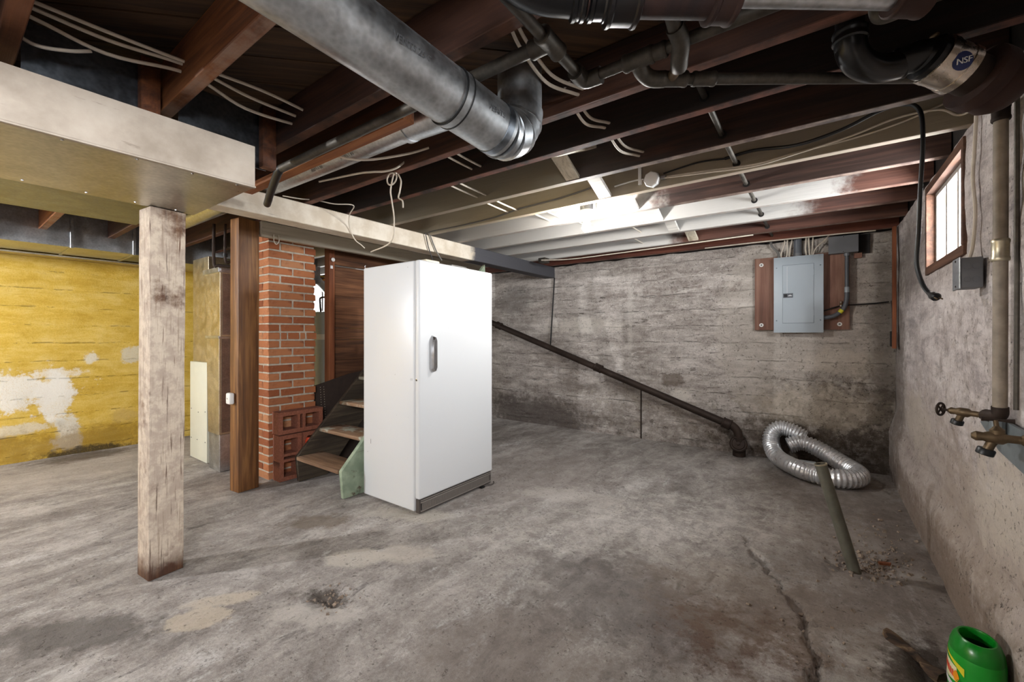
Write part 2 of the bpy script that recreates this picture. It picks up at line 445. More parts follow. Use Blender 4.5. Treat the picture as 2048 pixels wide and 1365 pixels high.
M['trunk_under'] = metal_mat('trunk underside', 'a6a49b', .33, .3, 30)
g = G('white enamel'); a = g.noise(g.pos(), 26, 2, .5)
M['enamel'] = g.done(g.mix(g.rng(g.noise(g.pos(), 40, 2, .9), .745, .78), S('d2d3d4'), S('a3a09d')), .32, 0, a, .01)
M['gasket'] = plain('pale gasket', 'c2c2c2', .6)
M['chrome'] = metal_mat('brushed chrome', 'c4c4c6', .22, .1, 30, None, 1., False)
M['grille'] = plain('grille brown grey', '4d4642', .5, .3)
M['slat'] = plain('grille slat', '8f8780', .45, .3)
M['black'] = plain('black', '0c0c0d', .5)
M['black_rubber'] = plain('black rubber', '111214', .4)
M['white_plastic'] = plain('white plastic', 'ecebe8', .4)
M['cable_white'] = plain('off white cable', 'd3c8b8', .6, 0, .12, 20)
M['cable_grey'] = plain('grey cable', '6a6763', .6)
M['panel_grey'] = plain('panel grey enamel', 'a4adb4', .42, 0, .03, 3)
M['panel_line'] = plain('panel groove', '6f777e', .6)
M['box_grey'] = plain('grey steel box', '6c6d70', .5, .2, .1, 6)
M['pvc_grey'] = plain('dark grey PVC', '56595f', .45)
M['yellow_tag'] = plain('yellow tag', 'd8cf2e', .5)
M['plywood'] = wood('plywood', '44281c', '7a5140', 'a67f6a', 2, .65, grain=.45)
M['mortar'] = plain('mortar', 'b0a697', .95, 0, .25, 30, .6)
g = G('brick'); v = g.pos(); r = g.rnd(); n = g.noise(v, 9, 7, .7); n2 = g.noise(v, 60, 4, .7)
c = g.ramp(r, [(0., S('874a2a')), (.3, S('9e5d38')), (.6, S('b0734c')), (.85, S('8d5030')), (1., S('bd8860'))])
c = g.mix(g.rng(n, .55, .75), c, S('6a3420')); c = g.mix(g.math('MULTIPLY', g.rng(n2, .6, .75), .35), c, S('d8c8b4'))
M['brick'] = g.done(c, .9, 0, g.math('ADD', n, n2), .5, .004)
g = G('red hollow block'); v = g.pos(); n = g.noise(v, 70, 4, .7)
M['block'] = g.done(g.ramp(n, [(.3, S('6e3f2c')), (.6, S('8a5440')), (.8, S('9f6c56'))]), .95, 0, n, .5, .003)
def mint(g, v, wob, n2):
    m = g.math('MULTIPLY', g.rng(wob, .64, .55), g.rng(n2, .26, .38))
    return [(m, g.mix(g.rng(g.noise(v, 8, 4), .4, .6), S('7f8e78'), S('96a38b')))]
M['stringer'] = wood('mint painted stringer', '3d2c1e', '5d4632', '7a6048', 1, .7, mint)
M['stringer_shaded'] = wood('shaded bare stringer', '241c14', '3d3226', '5c503f', 1, .8)  # unpainted wood, with the shade on this stringer darkened into its colour
def worn(g, v, wob, n2):
    m = g.math('MULTIPLY', g.rng(g.noise(v, 5, 6, .7), .50, .60), .85)
    return [(m, S('a9ab9a'))]
M['tread'] = wood('worn tread', '5e4330', '8d6c50', 'b3957a', 0, .75, worn)
M['tread_first'] = wood('bare worn tread', '5e4330', '8d6c50', 'b3957a', 0, .75)
M['pegboard'] = plain('dark hardboard', '33261f', .7, 0, .2, 20)
M['green_plastic'] = plain('green plastic', '1f9a2e', .3, 0, .1, 5)
M['green_dark'] = plain('dark green plastic', '0d7a1e', .28)
M['lab_yellow'] = plain('label yellow', 'e0cf2e', .4)
M['lab_orange'] = plain('label orange', 'ee9a1c', .4)
M['lab_red'] = plain('label red', 'e2543a', .4)
M['lab_white'] = plain('label white', 'dcdcdc', .4)
M['lab_pale'] = plain('label pale yellow', 'e6e0b4', .4)
M['blue'] = plain('navy blue', '1b2a5e', .4)
M['tank'] = plain('pale grey tank enamel', 'b9c2c6', .35)
M['duct_cream'] = plain('cream white sheet', 'd0d0c0', .45, 0, .04, 3)
M['duct_tan'] = metal_mat('vertical duct steel', 'b5ad98', .4, .2)
M['duct_brown'] = metal_mat('duct steel with brown reflection', '8a7a70', .5, .35, 12)  # brown here stands in for a reflection on the plenum's side
M['red_plastic'] = plain('red orange plastic', 'c8411f', .5)
M['debris'] = plain('rubble', '8b7b6c', .95, 0, .35, 40)
M['dusty_timber'] = wood('rotten timber', '1a1310', '4a3626', 'a08a6c', 0, .9)
M['ink'] = plain('faded ink', '3a3a3c', .7)
M['patch'] = plain('grey sheet metal patch', '7d8487', .55, .4, .2, 12)
M['sash_grey'] = plain('weathered sash paint', 'a3a09b', .6, 0, .15, 12)
M['ceramic'] = plain('white porcelain', 'f0efec', .3)
g = G('pane glass')
g.t.nodes.remove(g.b); tr = g.t.nodes.new('ShaderNodeBsdfTransparent'); gl = g.t.nodes.new('ShaderNodeBsdfGlossy'); gl.inputs['Roughness'].default_value = .05
mx = g.t.nodes.new('ShaderNodeMixShader'); mx.inputs[0].default_value = .06
g.t.links.new(tr.outputs[0], mx.inputs[1]); g.t.links.new(gl.outputs[0], mx.inputs[2])
g.t.links.new(mx.outputs[0], g.t.nodes['Material Output'].inputs[0]); M['glass'] = g.m
def emit(name, color, strength):
    g = G(name); g.b.inputs['Base Color'].default_value = (0.9, .9, .9, 1)
    g.b.inputs['Emission Color'].default_value = color; g.b.inputs['Emission Strength'].default_value = strength
    return g.m
BULB_AREA = 4 * PI * .034 ** 2
M['bulb_a'] = emit('lit bulb', (1, .985, .96, 1), BULB_POWER_A / (PI * BULB_AREA))
M['bulb_b'] = emit('lit bulb rear', (.95, .975, 1, 1), BULB_POWER_B / (PI * BULB_AREA))

# ------------------------------------------------------------------ setting
XL, XR, YB, YF = -6.4, 0.55, 5.1, -3.2
ZJ, ZT = 2.2, 2.4          # underside of joists, underside of subfloor
CRACK = [(-.40, 3.0), (-.33, 2.86), (-.21, 2.62), (-.12, 2.44), (-.05, 2.3), (-.04, 2.18), (-.02, 2.05), (.0, 1.9), (.03, 1.7), (.02, 1.5)]
def seg_d(px, py, P):
    best = 9
    for (ax, ay), (bx, by) in zip(P, P[1:]):
        dx, dy = bx - ax, by - ay; t = max(0, min(1, ((px - ax) * dx + (py - ay) * dy) / (dx * dx + dy * dy)))
        best = min(best, math.hypot(px - ax - t * dx, py - ay - t * dy))
    return best
def floor_h(x, y):
    h = -.004 + .004 * mn.noise((x * 1.1, y * 1.1, 0)) + .0015 * mn.noise((x * 9, y * 9, 3))
    d = math.hypot((x + 1.9) / .15, (y - 1.13) / .085)
    if d < 1.4: h -= .03 * max(0, 1.2 - d) * (0.5 + abs(mn.noise((x * 22, y * 22, 1))) * 1.6)
    d = math.hypot((x - .17) / .22, (y - 3.02) / .2)
    if d < 1.3: h -= .03 * max(0, 1.2 - d) * (.6 + abs(mn.noise((x * 16, y * 16, 5))) * 1.2)
    d = math.hypot((x - .33) / .06, (y - 2.2) / .17)
    if d < 1.3: h -= .035 * max(0, 1.2 - d)
    if -.7 < x < .3 and 1.3 < y < 3.2:
        d = seg_d(x + .045 * mn.noise((x * 14, y * 14, 8)) + .02 * mn.noise((x * 45, y * 45, 2)), y, CRACK)
        wd = .012 + .022 * mn.noise((x * 7, y * 7, 2))
        if wd > .003 and d < wd: h -= .035 * (1 - d / wd) ** .6
    return h
def grid_mesh(name, mat, nu, nv, f, skip=None, kind='structure'):
    vs = [f(i / nu, j / nv) for j in range(nv + 1) for i in range(nu + 1)]
    fs = []
    for j in range(nv):
        for i in range(nu):
            if skip and skip((i + .5) / nu, (j + .5) / nv): continue
            a = j * (nu + 1) + i; fs.append((a, a + 1, a + nu + 2, a + nu + 1))
    me = bpy.data.meshes.new(name); me.from_pydata(vs, [], fs)
    me.polygons.foreach_set('use_smooth', [True] * len(fs)); me.materials.append(mat)
    o = bpy.data.objects.new(name, me); col.objects.link(o); o['kind'] = kind
    return o
def pw(t, ks):
    for (t0, q0), (t1, q1) in zip(ks, ks[1:]):
        if t <= t1 + 1e-9: return q0 + (q1 - q0) * (t - t0) / (t1 - t0)
FXK = [(0, XL - .1), (.28, -2.7), (1, XR + .1)]; FYK = [(0, YF - .1), (.15, .3), (.78, 3.4), (1, YB + .1)]
def floor_pt(a, b):
    x, y = pw(a, FXK), pw(b, FYK); return (x, y, floor_h(x, y))
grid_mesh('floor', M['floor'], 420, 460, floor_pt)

def rough(p, amp, sc_=4): return amp * mn.noise((p[0] * sc_, p[1] * sc_, p[2] * sc_)) + amp * .5 * mn.noise((p[0] * sc_ * 4, p[1] * sc_ * 4, p[2] * sc_ * 4))
def board_step(z, k):                     # cast-in form boards: each course stands a hair proud of the next
    return .006 * mn.noise((math.floor(z / .185) * 3.1, k, 0)) - (.005 if (z / .185) % 1 < .07 else 0)
def back_pt(a, b):
    x = XL + a * (XR - XL); z = b * 2.23 - .03
    y = YB + rough((x, 0, z), .008) + board_step(z, 1) + .04 * max(0, (.12 - z) / .12) * -1 * (x > -1.0)
    if b == 1: z += .015 * mn.noise((x * 6, 0, 0))
    return (x, y, z)
grid_mesh('wall_back', M['wall_back'], 230, 96, back_pt)
WIN1 = (2.84, 3.70, 1.65, 2.16); WIN2 = (3.42, 3.98, 1.5, 2.16); WIN3 = (-1.95, -.45, 1.55, 2.16); WIN4 = (-3.45, -1.75, 1.55, 2.16)  # WIN3 and WIN4 are unseen openings added for fill light
def right_x(y, z):
    h = .36 + .06 * mn.noise((y * 1.3, 0, 4)) + max(0, y - 3.4) * .12
    t = max(0., (h - z) / h)
    return XR - .045 * min(1, t * 3.) * (t > 0) + rough((0, y, z), .010, 3)
def right_pt(a, b):
    y = YF + a * (YB - YF); z = b * 2.23 - .03
    return (right_x(y, z), y, z)
def hole(u0, du, v1, ws):
    def s(a, b):
        u = u0 + a * du; z = b * (v1 + .03) - .03
        return any(q[0] < u < q[1] and q[2] < z < q[3] for q in ws)
    return s
grid_mesh('wall_right', M['wall_right'], 332, 88, right_pt, hole(YF, YB - YF, 2.2, [WIN1, WIN3]))
grid_mesh('wall_left', M['wall_left'], 166, 88, lambda a, b: (XL - rough((0, YF + a * 8.3, b * 2.2), .008) - board_step(b * 2.23 - .03, 9) * 1.3, YF + a * (YB - YF), b * 2.23 - .03), hole(YF, YB - YF, 2.2, [WIN2]))
grid_mesh('wall_front', M['wall_rear'], 140, 44, lambda a, b: (XL + a * (XR - XL), YF + rough((a * 7, 0, b * 2), .008), b * 2.23 - .03), hole(XL, XR - XL, 2.2, [(WIN4[0], WIN4[1], WIN4[2], WIN4[3])]))
for nm, b in (('trim_1', (XL - .25, XR + .3, YB + .02, YB + .25, 2.14, 2.5)), ('trim_2', (XR + .015, XR + .25, YF - .2, YB + .02, 2.17, 2.5)),
              ('trim_3', (XL - .25, XL - .015, YF - .2, YB + .02, 2.17, 2.5)), ('trim_4', (XL - .25, XR + .25, YF - .25, YF - .015, 2.17, 2.5))):
    tag(BX(*b).build(nm, M['rim']), kind='structure')
# masonry mass behind the wall faces, so that no light leaks round them
def mass(nm, ax, p0, p1, lo, hi, wins):
    cuts = [lo]; mb = MB()
    def bx(u0, u1, z0, z1):
        if u1 - u0 > .01: mb.box(*((p0, p1, u0, u1) if ax == 0 else (u0, u1, p0, p1)), z0, z1)
    u = lo
    for q in sorted(wins):
        bx(u, q[0] - .012, -.1, 2.17); bx(q[0] - .012, q[1] + .012, -.1, q[2] - .022); u = q[1] + .012
    bx(u, hi, -.1, 2.17)
    tag(mb.build(nm, M['wall_rear'], None, origin=(0, 0, 0)), kind='structure')
mass('wall_back', 1, YB + .03, YB + .25, XL - .3, XR + .3, [])
mass('wall_right', 0, XR + .025, XR + .2, YF - .2, YB + .03, [WIN1, WIN3])
mass('wall_left', 0, XL - .2, XL - .025, YF - .2, YB + .03, [WIN2])
mass('wall_front', 1, YF - .2, YF - .025, XL - .2, XR + .2, [WIN4])
# ceiling: diagonal subfloor boards, each one a piece
ceil = BX(XL - .25, XR + .25, YF - .25, YB + .25, ZT + .03, ZT + .1).build('ceiling', M['subfloor']); tag(ceil, kind='structure')
bw = .19; L = 9.0
me0 = None
k = 0
cc = Vector(((XL + XR) / 2, (YF + YB) / 2, 0))
dirv = Vector((1, 1, 0)).normalized(); nrm = Vector((-1, 1, 0)).normalized()
for i in range(-28, 29):
    ctr = cc + nrm * (i * bw)
    # clip the run of the board to the room
    ts = []
    lo, hi = -99, 99
    for ax, (a, b) in enumerate(((XL - .1, XR + .1), (YF - .1, YB + .1))):
        t0, t1 = sorted(((a - ctr[ax]) / dirv[ax], (b - ctr[ax]) / dirv[ax])); lo = max(lo, t0); hi = min(hi, t1)
    if hi - lo < .3: continue
    mid = ctr + dirv * ((lo + hi) / 2); ln = (hi - lo) / 2 + .15
    dz = random.uniform(-.002, .003)
    mb = MB().box(-ln, ln, -bw / 2 + .0025, bw / 2 - .0025, 0, .028)
    me = mb.build('board', M['subfloor'], None, origin=(0, 0, 0))
    me.location = (mid.x - ceil.location.x, mid.y - ceil.location.y, ZT + dz - ceil.location.z)
    me.rotation_euler = (0, 0, PI / 4); me.parent = ceil

# ------------------------------------------------------------------ windows
def window(nm, plane, ax, q, inward, panes, casing, label, depth=.16, inset=.03, frame_mat='casing_brown', sash='sash_grey'):
    """ax: axis of the wall normal (0: x, 1: y); q = (u0,u1,z0,z1); inward = +1/-1 direction into the room"""
    def bx(u0, u1, d0, d1, z0, z1):
        a, b = sorted((plane - inward * d0, plane - inward * d1))
        return BX(a, b, u0, u1, z0, z1) if ax == 0 else BX(u0, u1, a, b, z0, z1)
    u0, u1, z0, z1 = q
    c = [0, 0, z0]; c[ax] = plane; c[1 - ax] = (u0 + u1) / 2
    e = thing(nm, label, None, c); e['kind'] = 'structure'
    t = casing
    for a in ((u0 - .01, u1 + .01, -.012, depth, z0 - .02, z0 + t), (u0 - .01, u1 + .01, -.012, depth, z1 - t, z1 + .02),
              (u0 - .01, u0 + t, -.012, depth, z0 + t, z1 - t), (u1 - t, u1 + .01, -.012, depth, z0 + t, z1 - t)):
        bx(*a).build('casing', M[frame_mat], e, .003)
    s0, s1, y0, y1 = u0 + t, u1 - t, z0 + t, z1 - t
    d0, d1 = inset, inset + .035
    st = .026
    for a in ((s0, s1, d0, d1, y0, y0 + st), (s0, s1, d0, d1, y1 - st, y1), (s0, s0 + st, d0, d1, y0 + st, y1 - st), (s1 - st, s1, d0, d1, y0 + st, y1 - st)):
        bx(*a).build('sash_rail', M[sash], e, .003)
    n = panes; wd = (s1 - s0 - 2 * st)
    for i in range(1, n):
        uu = s0 + st + wd * i / n
        bx(uu - .014, uu + .014, d0, d1, y0 + st, y1 - st).build('muntin', M[sash], e, .003)
    for i in range(n):
        a, b = s0 + st + wd * i / n + .012, s0 + st + wd * (i + 1) / n - .012
        bx(a, b, (d0 + d1) / 2 - .002, (d0 + d1) / 2 + .002, y0 + st - .003, y1 - st + .003).build('pane', M['glass'], e)
    return e
w1 = window('window_1', XR, 0, WIN1, -1, 3, .028, 'small three-pane basement window with brown casing in the right wall', .17)
window('window_2', XL, 0, WIN2, 1, 2, .03, 'bright basement window beyond the brick chimney', .17)
window('fill_window_3', XR, 0, WIN3, -1, 3, .03, 'added three-pane basement window in the right wall behind the camera, for fill light', .17)  # unseen window, added to let fill in from behind the camera
window('fill_window_4', YF, 1, WIN4, 1, 3, .03, 'added three-pane basement window in the right wall behind the camera, for fill light', .17)  # added out of view as well, a second opening for fill

# ------------------------------------------------------------------ joists
CREAM, WHITE, OCHRE = 'c2b28c', 'b3b0ab', 'b3a88e'
def jm(name, base, ed):
    return wood(name, *base, 0, paint=(lambda g, v, wob, n2: [q for pc, e in ed for q in painted(pc, [e])(g, v, wob, n2)]) if ed else None,
                dust=('a58f80', .55) if base is not DK else ('8a5a48', .75))
XJ0 = -6.38
JO = [  # far edge y, material, label
    (-2.55, None, None), (-2.1, None, None), (-1.65, None, None), (-1.2, None, None), (-.75, None, None), (-.28, None, None),
    (.178, M['joist_brown'], 'brown joist end over the cream metal trunk duct beside a bundle of white cables'),
    (.625, jm('j2', ('3d2010', '6b3c1c', '8f5a30'), []), 'orange-brown joist meeting the middle of the cream trunk duct, cables threaded through it'),
    (1.075, wood('j3', '25140c', '43261a', '5c3a28', 0, dust=('6d4632', .6)), 'brown joist crossing just above the big round duct, next to the narrow orange board'),
    (1.63, wood('j4', '241510', '3f2417', '5c3826', 0, dust=('7d4c38', .7)), 'brown joist just behind the small galvanised duct with a curl of white wire'),
    (1.955, M['joist_dark'], 'near-black joist behind the round duct elbow with reddish underside'),
    (2.365, jm('j6', ('17100e', '2a1a15', '46291f'), [(OCHRE, (0, -1.22, -1.34, .95)), ('5d5a57', (0, -.55, -1.3, .55))]), 'joist ochre at one end and nearly black at the other, second before the bulb'),
    (2.80, jm('j7', ('3a332c', '5a5046', '7a6d5c'), [('9d9280', (0, .8, .6, .85)), (OCHRE, (0, -1.1, -1.5, .8)), ('cfc8bb', (0, -2.2, -2.9, .3))]), 'ochre grey joist carrying the round white junction box right before the bulb'),
    (3.205, jm('j8', ('221712', '3d2a24', '5a4038'), [(WHITE, (0, -.90, -1.12, .97))]), 'joist behind the bulb, whitewashed up to an abrupt edge and red-brown beyond'),
    (3.625, jm('j9', RED, [(WHITE, (0, .22, .05, .97))]), 'second joist behind the bulb, white for most of its length then red-brown'),
    (4.07, jm('j10', RED, [(WHITE, (0, -.0, -.25, .93))]), 'third joist behind the bulb, white then red-brown above the breaker panel'),
    (4.56, jm('j11', RED, [('d0cdc8', (0, -1.1, -1.35, .9))]), 'last full joist before the concrete back wall, grey-white then red-brown'),
]
for (yf, m, lab) in JO:
    x0 = XJ0
    o = MB().box(x0, XR + .01, yf - .05, yf, ZJ, ZT - .003).build('floor_joist', m or M['joist_brown'], None, .003, 1, origin=(0, yf - .025, ZJ))
    tag(o, lab or 'brown ceiling joist in the rear of the basement, out of the picture', 'joist', 'ceiling joists')
tag(BX(XJ0, XR + .01, 4.96, 5.01, ZJ + .0, ZT - .003).build('floor_joist', jm('j12', ('3a1d14', '5d3022', '7a4632'), []), None, .003, 1, origin=(0, 4.985, ZJ)),
    'dark red-brown joist lying along the top of the concrete back wall', 'joist', 'ceiling joists')
o = BX(-3.0, -1.42, 1.175, 1.235, 2.165, 2.2).build('ledger_board', M['board_orange'], None, .002, 1)
BX(-3.0, -1.42, 1.2, 1.235, 2.2, ZT - .003).build('upright', M['joist_brown'], o, .002, 1)
tag(o, 'narrow orange-brown board beside the small galvanised round duct', 'board')

# diagonal cross bridging between the joists: pairs of light boards
ys = [1.955, 2.365, 2.80, 3.205, 3.625, 4.07, 4.56]
bl = ['grey-tan diagonal brace between the near-black joist and the ochre joist', 'white diagonal brace right before the bulb between the two ochre joists',
      'bright white diagonal brace beside the bulb socket', 'white diagonal brace one bay behind the bulb', 'white diagonal brace two bays behind the bulb', 'grey diagonal brace in the last bay before the back wall']
bmats = [M['cream_board'], M['white_wood'], M['white_wood'], M['white_wood'], M['white_wood'], M['cream_board']]
for i in range(6):
    a, b = ys[i], ys[i + 1] - .05
    for s, dx in ((1, 0), (-1, .11)):
        x = -1.22 + dx + .02 * (i % 2) + (0.035 * i if i > 1 else 0)
        p0 = Vector((0, a, ZJ + .012 if s < 0 else ZT - .03)); p1 = Vector((0, b, ZT - .03 if s < 0 else ZJ + .012))
        d = (p1 - p0); n = Vector((0, -d.z, d.y)).normalized() * .011
        mb = MB().add([(x + q, *(p + n * k)[1:]) for q in (-.045, .045) for p, k in ((p0, -1), (p1, -1), (p1, 1), (p0, 1))],
                      [(0, 1, 2, 3), (7, 6, 5, 4), (0, 4, 5, 1), (1, 5, 6, 2), (2, 6, 7, 3), (3, 7, 4, 0)])
        tag(mb.build('bridging_brace', bmats[i], None, .002, 1), bl[i] + (', rising' if s < 0 else ', falling'), 'brace', 'cross bridging between joists')

# ------------------------------------------------------------------ beams and posts
tag(BX(-3.13, -2.975, .88, YB + .02, 2.05, 2.197).build('main_beam', M['beam'], None, .005, 1, origin=(0, 0, 0)), 'long cream-painted timber beam turning dark grey towards the back wall', 'beam')
o = BX(-3.76, -3.71, 1.61, 4.4, 2.07, 2.197).build('header_board', M['cream_board'], None, .003, 1, origin=(0, 0, 0)); tag(o, 'pale cream board running above the brick chimney, behind the painted beam', 'board')
# leaning cream post
p = MB(); bot = [(-2.89, .642), (-2.755, .655), (-2.775, .808), (-2.905, .795)]; dx, dy = .058, -.005
n = 14
vs = []
for j in range(n + 1):
    t = j / n
    for (x, y) in bot: vs.append((x + dx * t + .003 * mn.noise((x * 40, t * 6, 1)), y + dy * t + .003 * mn.noise((x * 40, t * 6, 5)), t * 1.898))
p.add(vs, [(j * 4 + k, j * 4 + (k + 1) % 4, (j + 1) * 4 + (k + 1) % 4, (j + 1) * 4 + k) for j in range(n) for k in range(4)] + [(3, 2, 1, 0), tuple(n * 4 + k for k in range(4))])
tag(p.build('support_post', M['post_white'], None, .004, 2), 'square timber post with peeling cream paint under the end of the trunk duct', 'post')
p = MB(); bot = [(-3.855, 1.43), (-3.732, 1.443), (-3.745, 1.603), (-3.868, 1.59)]; vs = []
for j in range(n + 1):
    t = j / n
    for (x, y) in bot: vs.append((x + .008 * t + .003 * mn.noise((x * 40, t * 6, 1)), y + .003 * mn.noise((x * 40, t * 6, 5)), t * 2.19))
p.add(vs, [(j * 4 + k, j * 4 + (k + 1) % 4, (j + 1) * 4 + (k + 1) % 4, (j + 1) * 4 + k) for j in range(n) for k in range(4)] + [(3, 2, 1, 0), tuple(n * 4 + k for k in range(4))])
tag(p.build('support_post', M['post_brown'], None, .005, 2), 'brown stained square timber post beside the brick chimney', 'post')
e = thing('wall_sensor', 'small white rounded sensor box fixed to the brown post', 'sensor', (-3.80, 1.43, .70))
BX(-3.835, -3.765, 1.392, 1.432, .705, .795).build('housing', M['white_plastic'], e, .012, 3)
BX(-3.806, -3.796, 1.3905, 1.393, .745, .757).build('indicator', M['cable_grey'], e)

# ------------------------------------------------------------------ ducts on the left
e = thing('trunk_duct', 'wide rectangular cream-painted metal trunk duct resting on the cream post', 'duct', (-2.37, -1.0, 1.9))
BX(-2.0, -2.004, YF + .02, .84, 1.905, 2.078).build('front_sheet', M['trunk_paint'], e)
BX(-2.73, -2.004, YF + .02, .84, 1.9, 1.905).build('bottom_sheet', M['trunk_under'], e)
BX(-2.73, -2.004, .836, .84, 1.905, 2.078).build('end_sheet', M['galv'], e)
BX(-2.73, -2.726, YF + .02, .836, 1.905, 2.078).build('rear_sheet', M['galv_dark'], e)
BX(-2.726, -2.004, YF + .02, .836, 2.074, 2.078).build('top_sheet', M['galv_dark'], e)
BX(-2.012, -1.994, YF + .02, .842, 1.896, 1.903).build('seam_lip', M['trunk_paint'], e, .001, 1)
for yy in (.06, .26, .45, .62, .78):
    MB().lathe([(.0055, 0), (.005, .003), (.001, .0045)], (-2.03, yy, 1.9), (0, 0, -1), 8).build('screw', M['chrome'], e)
    MB().lathe([(.0055, 0), (.005, .003), (.001, .0045)], (-2.69, yy - .03, 1.9), (0, 0, -1), 8).build('screw', M['chrome'], e)
# dark pan sheets closing the joist bays behind the trunk duct, timber blocks between
for a, b, lab in ((.19, .56, 'dark metal sheet closing the joist bay above the trunk duct, under the cable bundle'), (.64, 1.0, 'dark metal sheet closing the bay at the far end of the trunk duct'), (-.27, .12, 'dark metal sheet closing a joist bay near the brown joist end')):
    tag(BX(-2.262, -2.258, a, b, 2.08, 2.36).build('pan_sheet', M['galv_dark']), lab, 'metal sheet', 'joist bay sheets')
for a, lab in ((.50, 'short brown timber block beside the orange-brown joist'), (.96, 'short brown timber block at the far end of the trunk duct'), (.05, 'short brown timber block by the joist end over the trunk duct')):
    tag(BX(-2.25, -2.20, a, a + .065, 2.08, 2.38).build('timber_block', M['joist_brown'], None, .006, 2), lab, 'block', 'blocks over the trunk duct')
# ceiling pan between the trunk duct and the far side duct
tag(BX(-4.62, -2.78, -.6, 1.02, 2.175, 2.18).build('pan_sheet', M['galv_dark']), 'broad dark metal sheet under the joists between trunk duct and yellow wall', 'metal sheet', 'joist bay sheets')
e = thing('side_duct', 'long galvanised rectangular duct along the top of the yellow wall', 'duct', (-5.9, -.5, 2.07))
for i, (a, b) in enumerate(((YF + .02, .33), (.33, .78), (.78, 1.22), (1.22, 1.62), (1.62, 2.3), (2.3, 3.2))):
    dz = -.03 if i >= 4 else 0
    BX(-6.18, -5.6 - (.01 if i % 2 else 0), a + .002, b - .002, 2.07 + dz, 2.39).build('duct_section', M['galv'] if i != 3 else M['galv_dark'], e, .002, 1)
    if i: BX(-6.19, -5.585, a - .012, a + .012, 2.062 + dz, 2.395).build('drive_cleat', M['galv'], e, .002, 1)
BX(-6.375, -6.19, YF + .05, 2.3, 2.045, 2.06).build('rear_flange', M['duct_tan'], e)
e = thing('return_drop', 'tall vertical duct with a cream-white lower cabinet against the yellow wall', 'duct', (-5.07, 1.8, 0))
BX(-5.3, -4.85, 1.6, 2.05, .0, .985).build('lower_cabinet', M['duct_cream'], e, .004, 2)
BX(-5.28, -4.87, 1.62, 2.05, .985, 2.035).build('upper_duct', M['duct_tan'], e, .003, 1)
BX(-4.85, -4.805, 1.66, 1.95, .0, .42).build('boot', M['galv'], e, .003, 1)
for (x, z) in ((-5.26, .5), (-4.89, .5), (-5.26, .2), (-4.89, .2), (-5.07, .48), (-5.1, .2)):
    MB().lathe([(.006, 0), (.004, .004)], (x, 1.6, z), (0, -1, 0), 8).build('screw', M['cable_grey'], e)
e = thing('supply_plenum', 'tall tapering galvanised duct with a brown reflection coloured into its side, beside the brown post', 'duct', (-4.6, 1.75, 0))
def tap(z0, z1, w0, w1, y0, x1):
    return MB().add([(-x1 - w, y0, z) for z, w in ((z0, w0),)] and [(x1 - w, y0, z) if k == 0 else (x1, y0, z) if k == 1 else (x1, y0 + .42, z) if k == 2 else (x1 - w, y0 + .42, z) for z, w in ((z0, w0), (z1, w1)) for k in range(4)],
        [(3, 2, 1, 0), (4, 5, 6, 7), (0, 1, 5, 4), (1, 2, 6, 5), (2, 3, 7, 6), (3, 0, 4, 7)])
tap(0, .34, .25, .25, 1.565, -4.44).build('base_boot', M['galv'], e, .003, 1)
tap(.34, 1.24, .26, .30, 1.56, -4.44).build('lower_section', M['duct_tan'], e, .003, 1)
tap(1.24, 1.86, .30, .36, 1.56, -4.42).build('upper_section', M['duct_tan'], e, .003, 1)
BX(-4.752, -4.432, 1.553, 1.99, 1.225, 1.25).build('joint_band', M['galv'], e, .002, 1)
BX(-4.79, -4.41, 1.545, 1.99, 1.83, 1.875).build('top_collar', M['galv'], e, .002, 1)
BX(-4.436, -4.4335, 1.58, 1.97, .36, 1.22).build('side_sheet', M['duct_brown'], e)
BX(-4.4155, -4.413, 1.58, 1.97, 1.26, 1.82).build('side_sheet', M['duct_brown'], e)
e = thing('copper_pipe', 'thin dark copper gas pipes hooked over the vertical ducts', 'pipe', (-4.35, 1.5, 1.88))
MB().tube([(-4.38, 1.50, 2.25), (-4.38, 1.50, 1.90), (-4.36, 1.53, 1.88), (-4.30, 1.66, 1.88), (-4.27, 1.70, 1.88)], .013, 10, 4).build('pipe', M['iron'], e)
MB().tube([(-4.30, 1.56, 2.25), (-4.30, 1.56, 1.93), (-4.29, 1.6, 1.915), (-4.275, 1.70, 1.915)], .011, 10, 4).build('pipe', M['iron'], e)
MB().lathe([(.018, -.015), (.018, .015)], (-4.30, 1.56, 1.97), n=8).build('union', M['iron_black'], e)

# ------------------------------------------------------------------ round ducts
def corr(base, amp, period):
    return lambda i, m: base + amp * (1 if (i // period) % 2 == 0 else -1)
e = thing('round_duct', 'big round sheet-metal duct running under the joists to an elbow', 'duct', (-1.03, 0, 2.0))
RD = .09
A0 = Vector((-1.035, .22, 2.108)); A1 = Vector((-.982, 1.0, 2.034)); A2 = Vector((-.965, 1.25, 2.01))
dd = (A1 - A0).normalized()
MB().tube([A0, A1], RD, 40).build('long_pipe', M['duct_round'], e)
MB().tube([(-1.035, YF + .1, 2.108), A0], RD - .001, 40).build('long_pipe', M['duct_round'], e)
MB().tube([A1 - dd * .002, A1 + dd * .03], RD + .004, 40).build('draw_band', M['duct_round'], e)
for q in (-.004, .026): MB().tube([A1 + dd * (q), A1 + dd * (q + .005)], RD + .0055, 40).build('bead', M['black'], e)
MB().tube([A1, A2], RD + .001, 40).build('short_pipe', M['duct_round'], e)
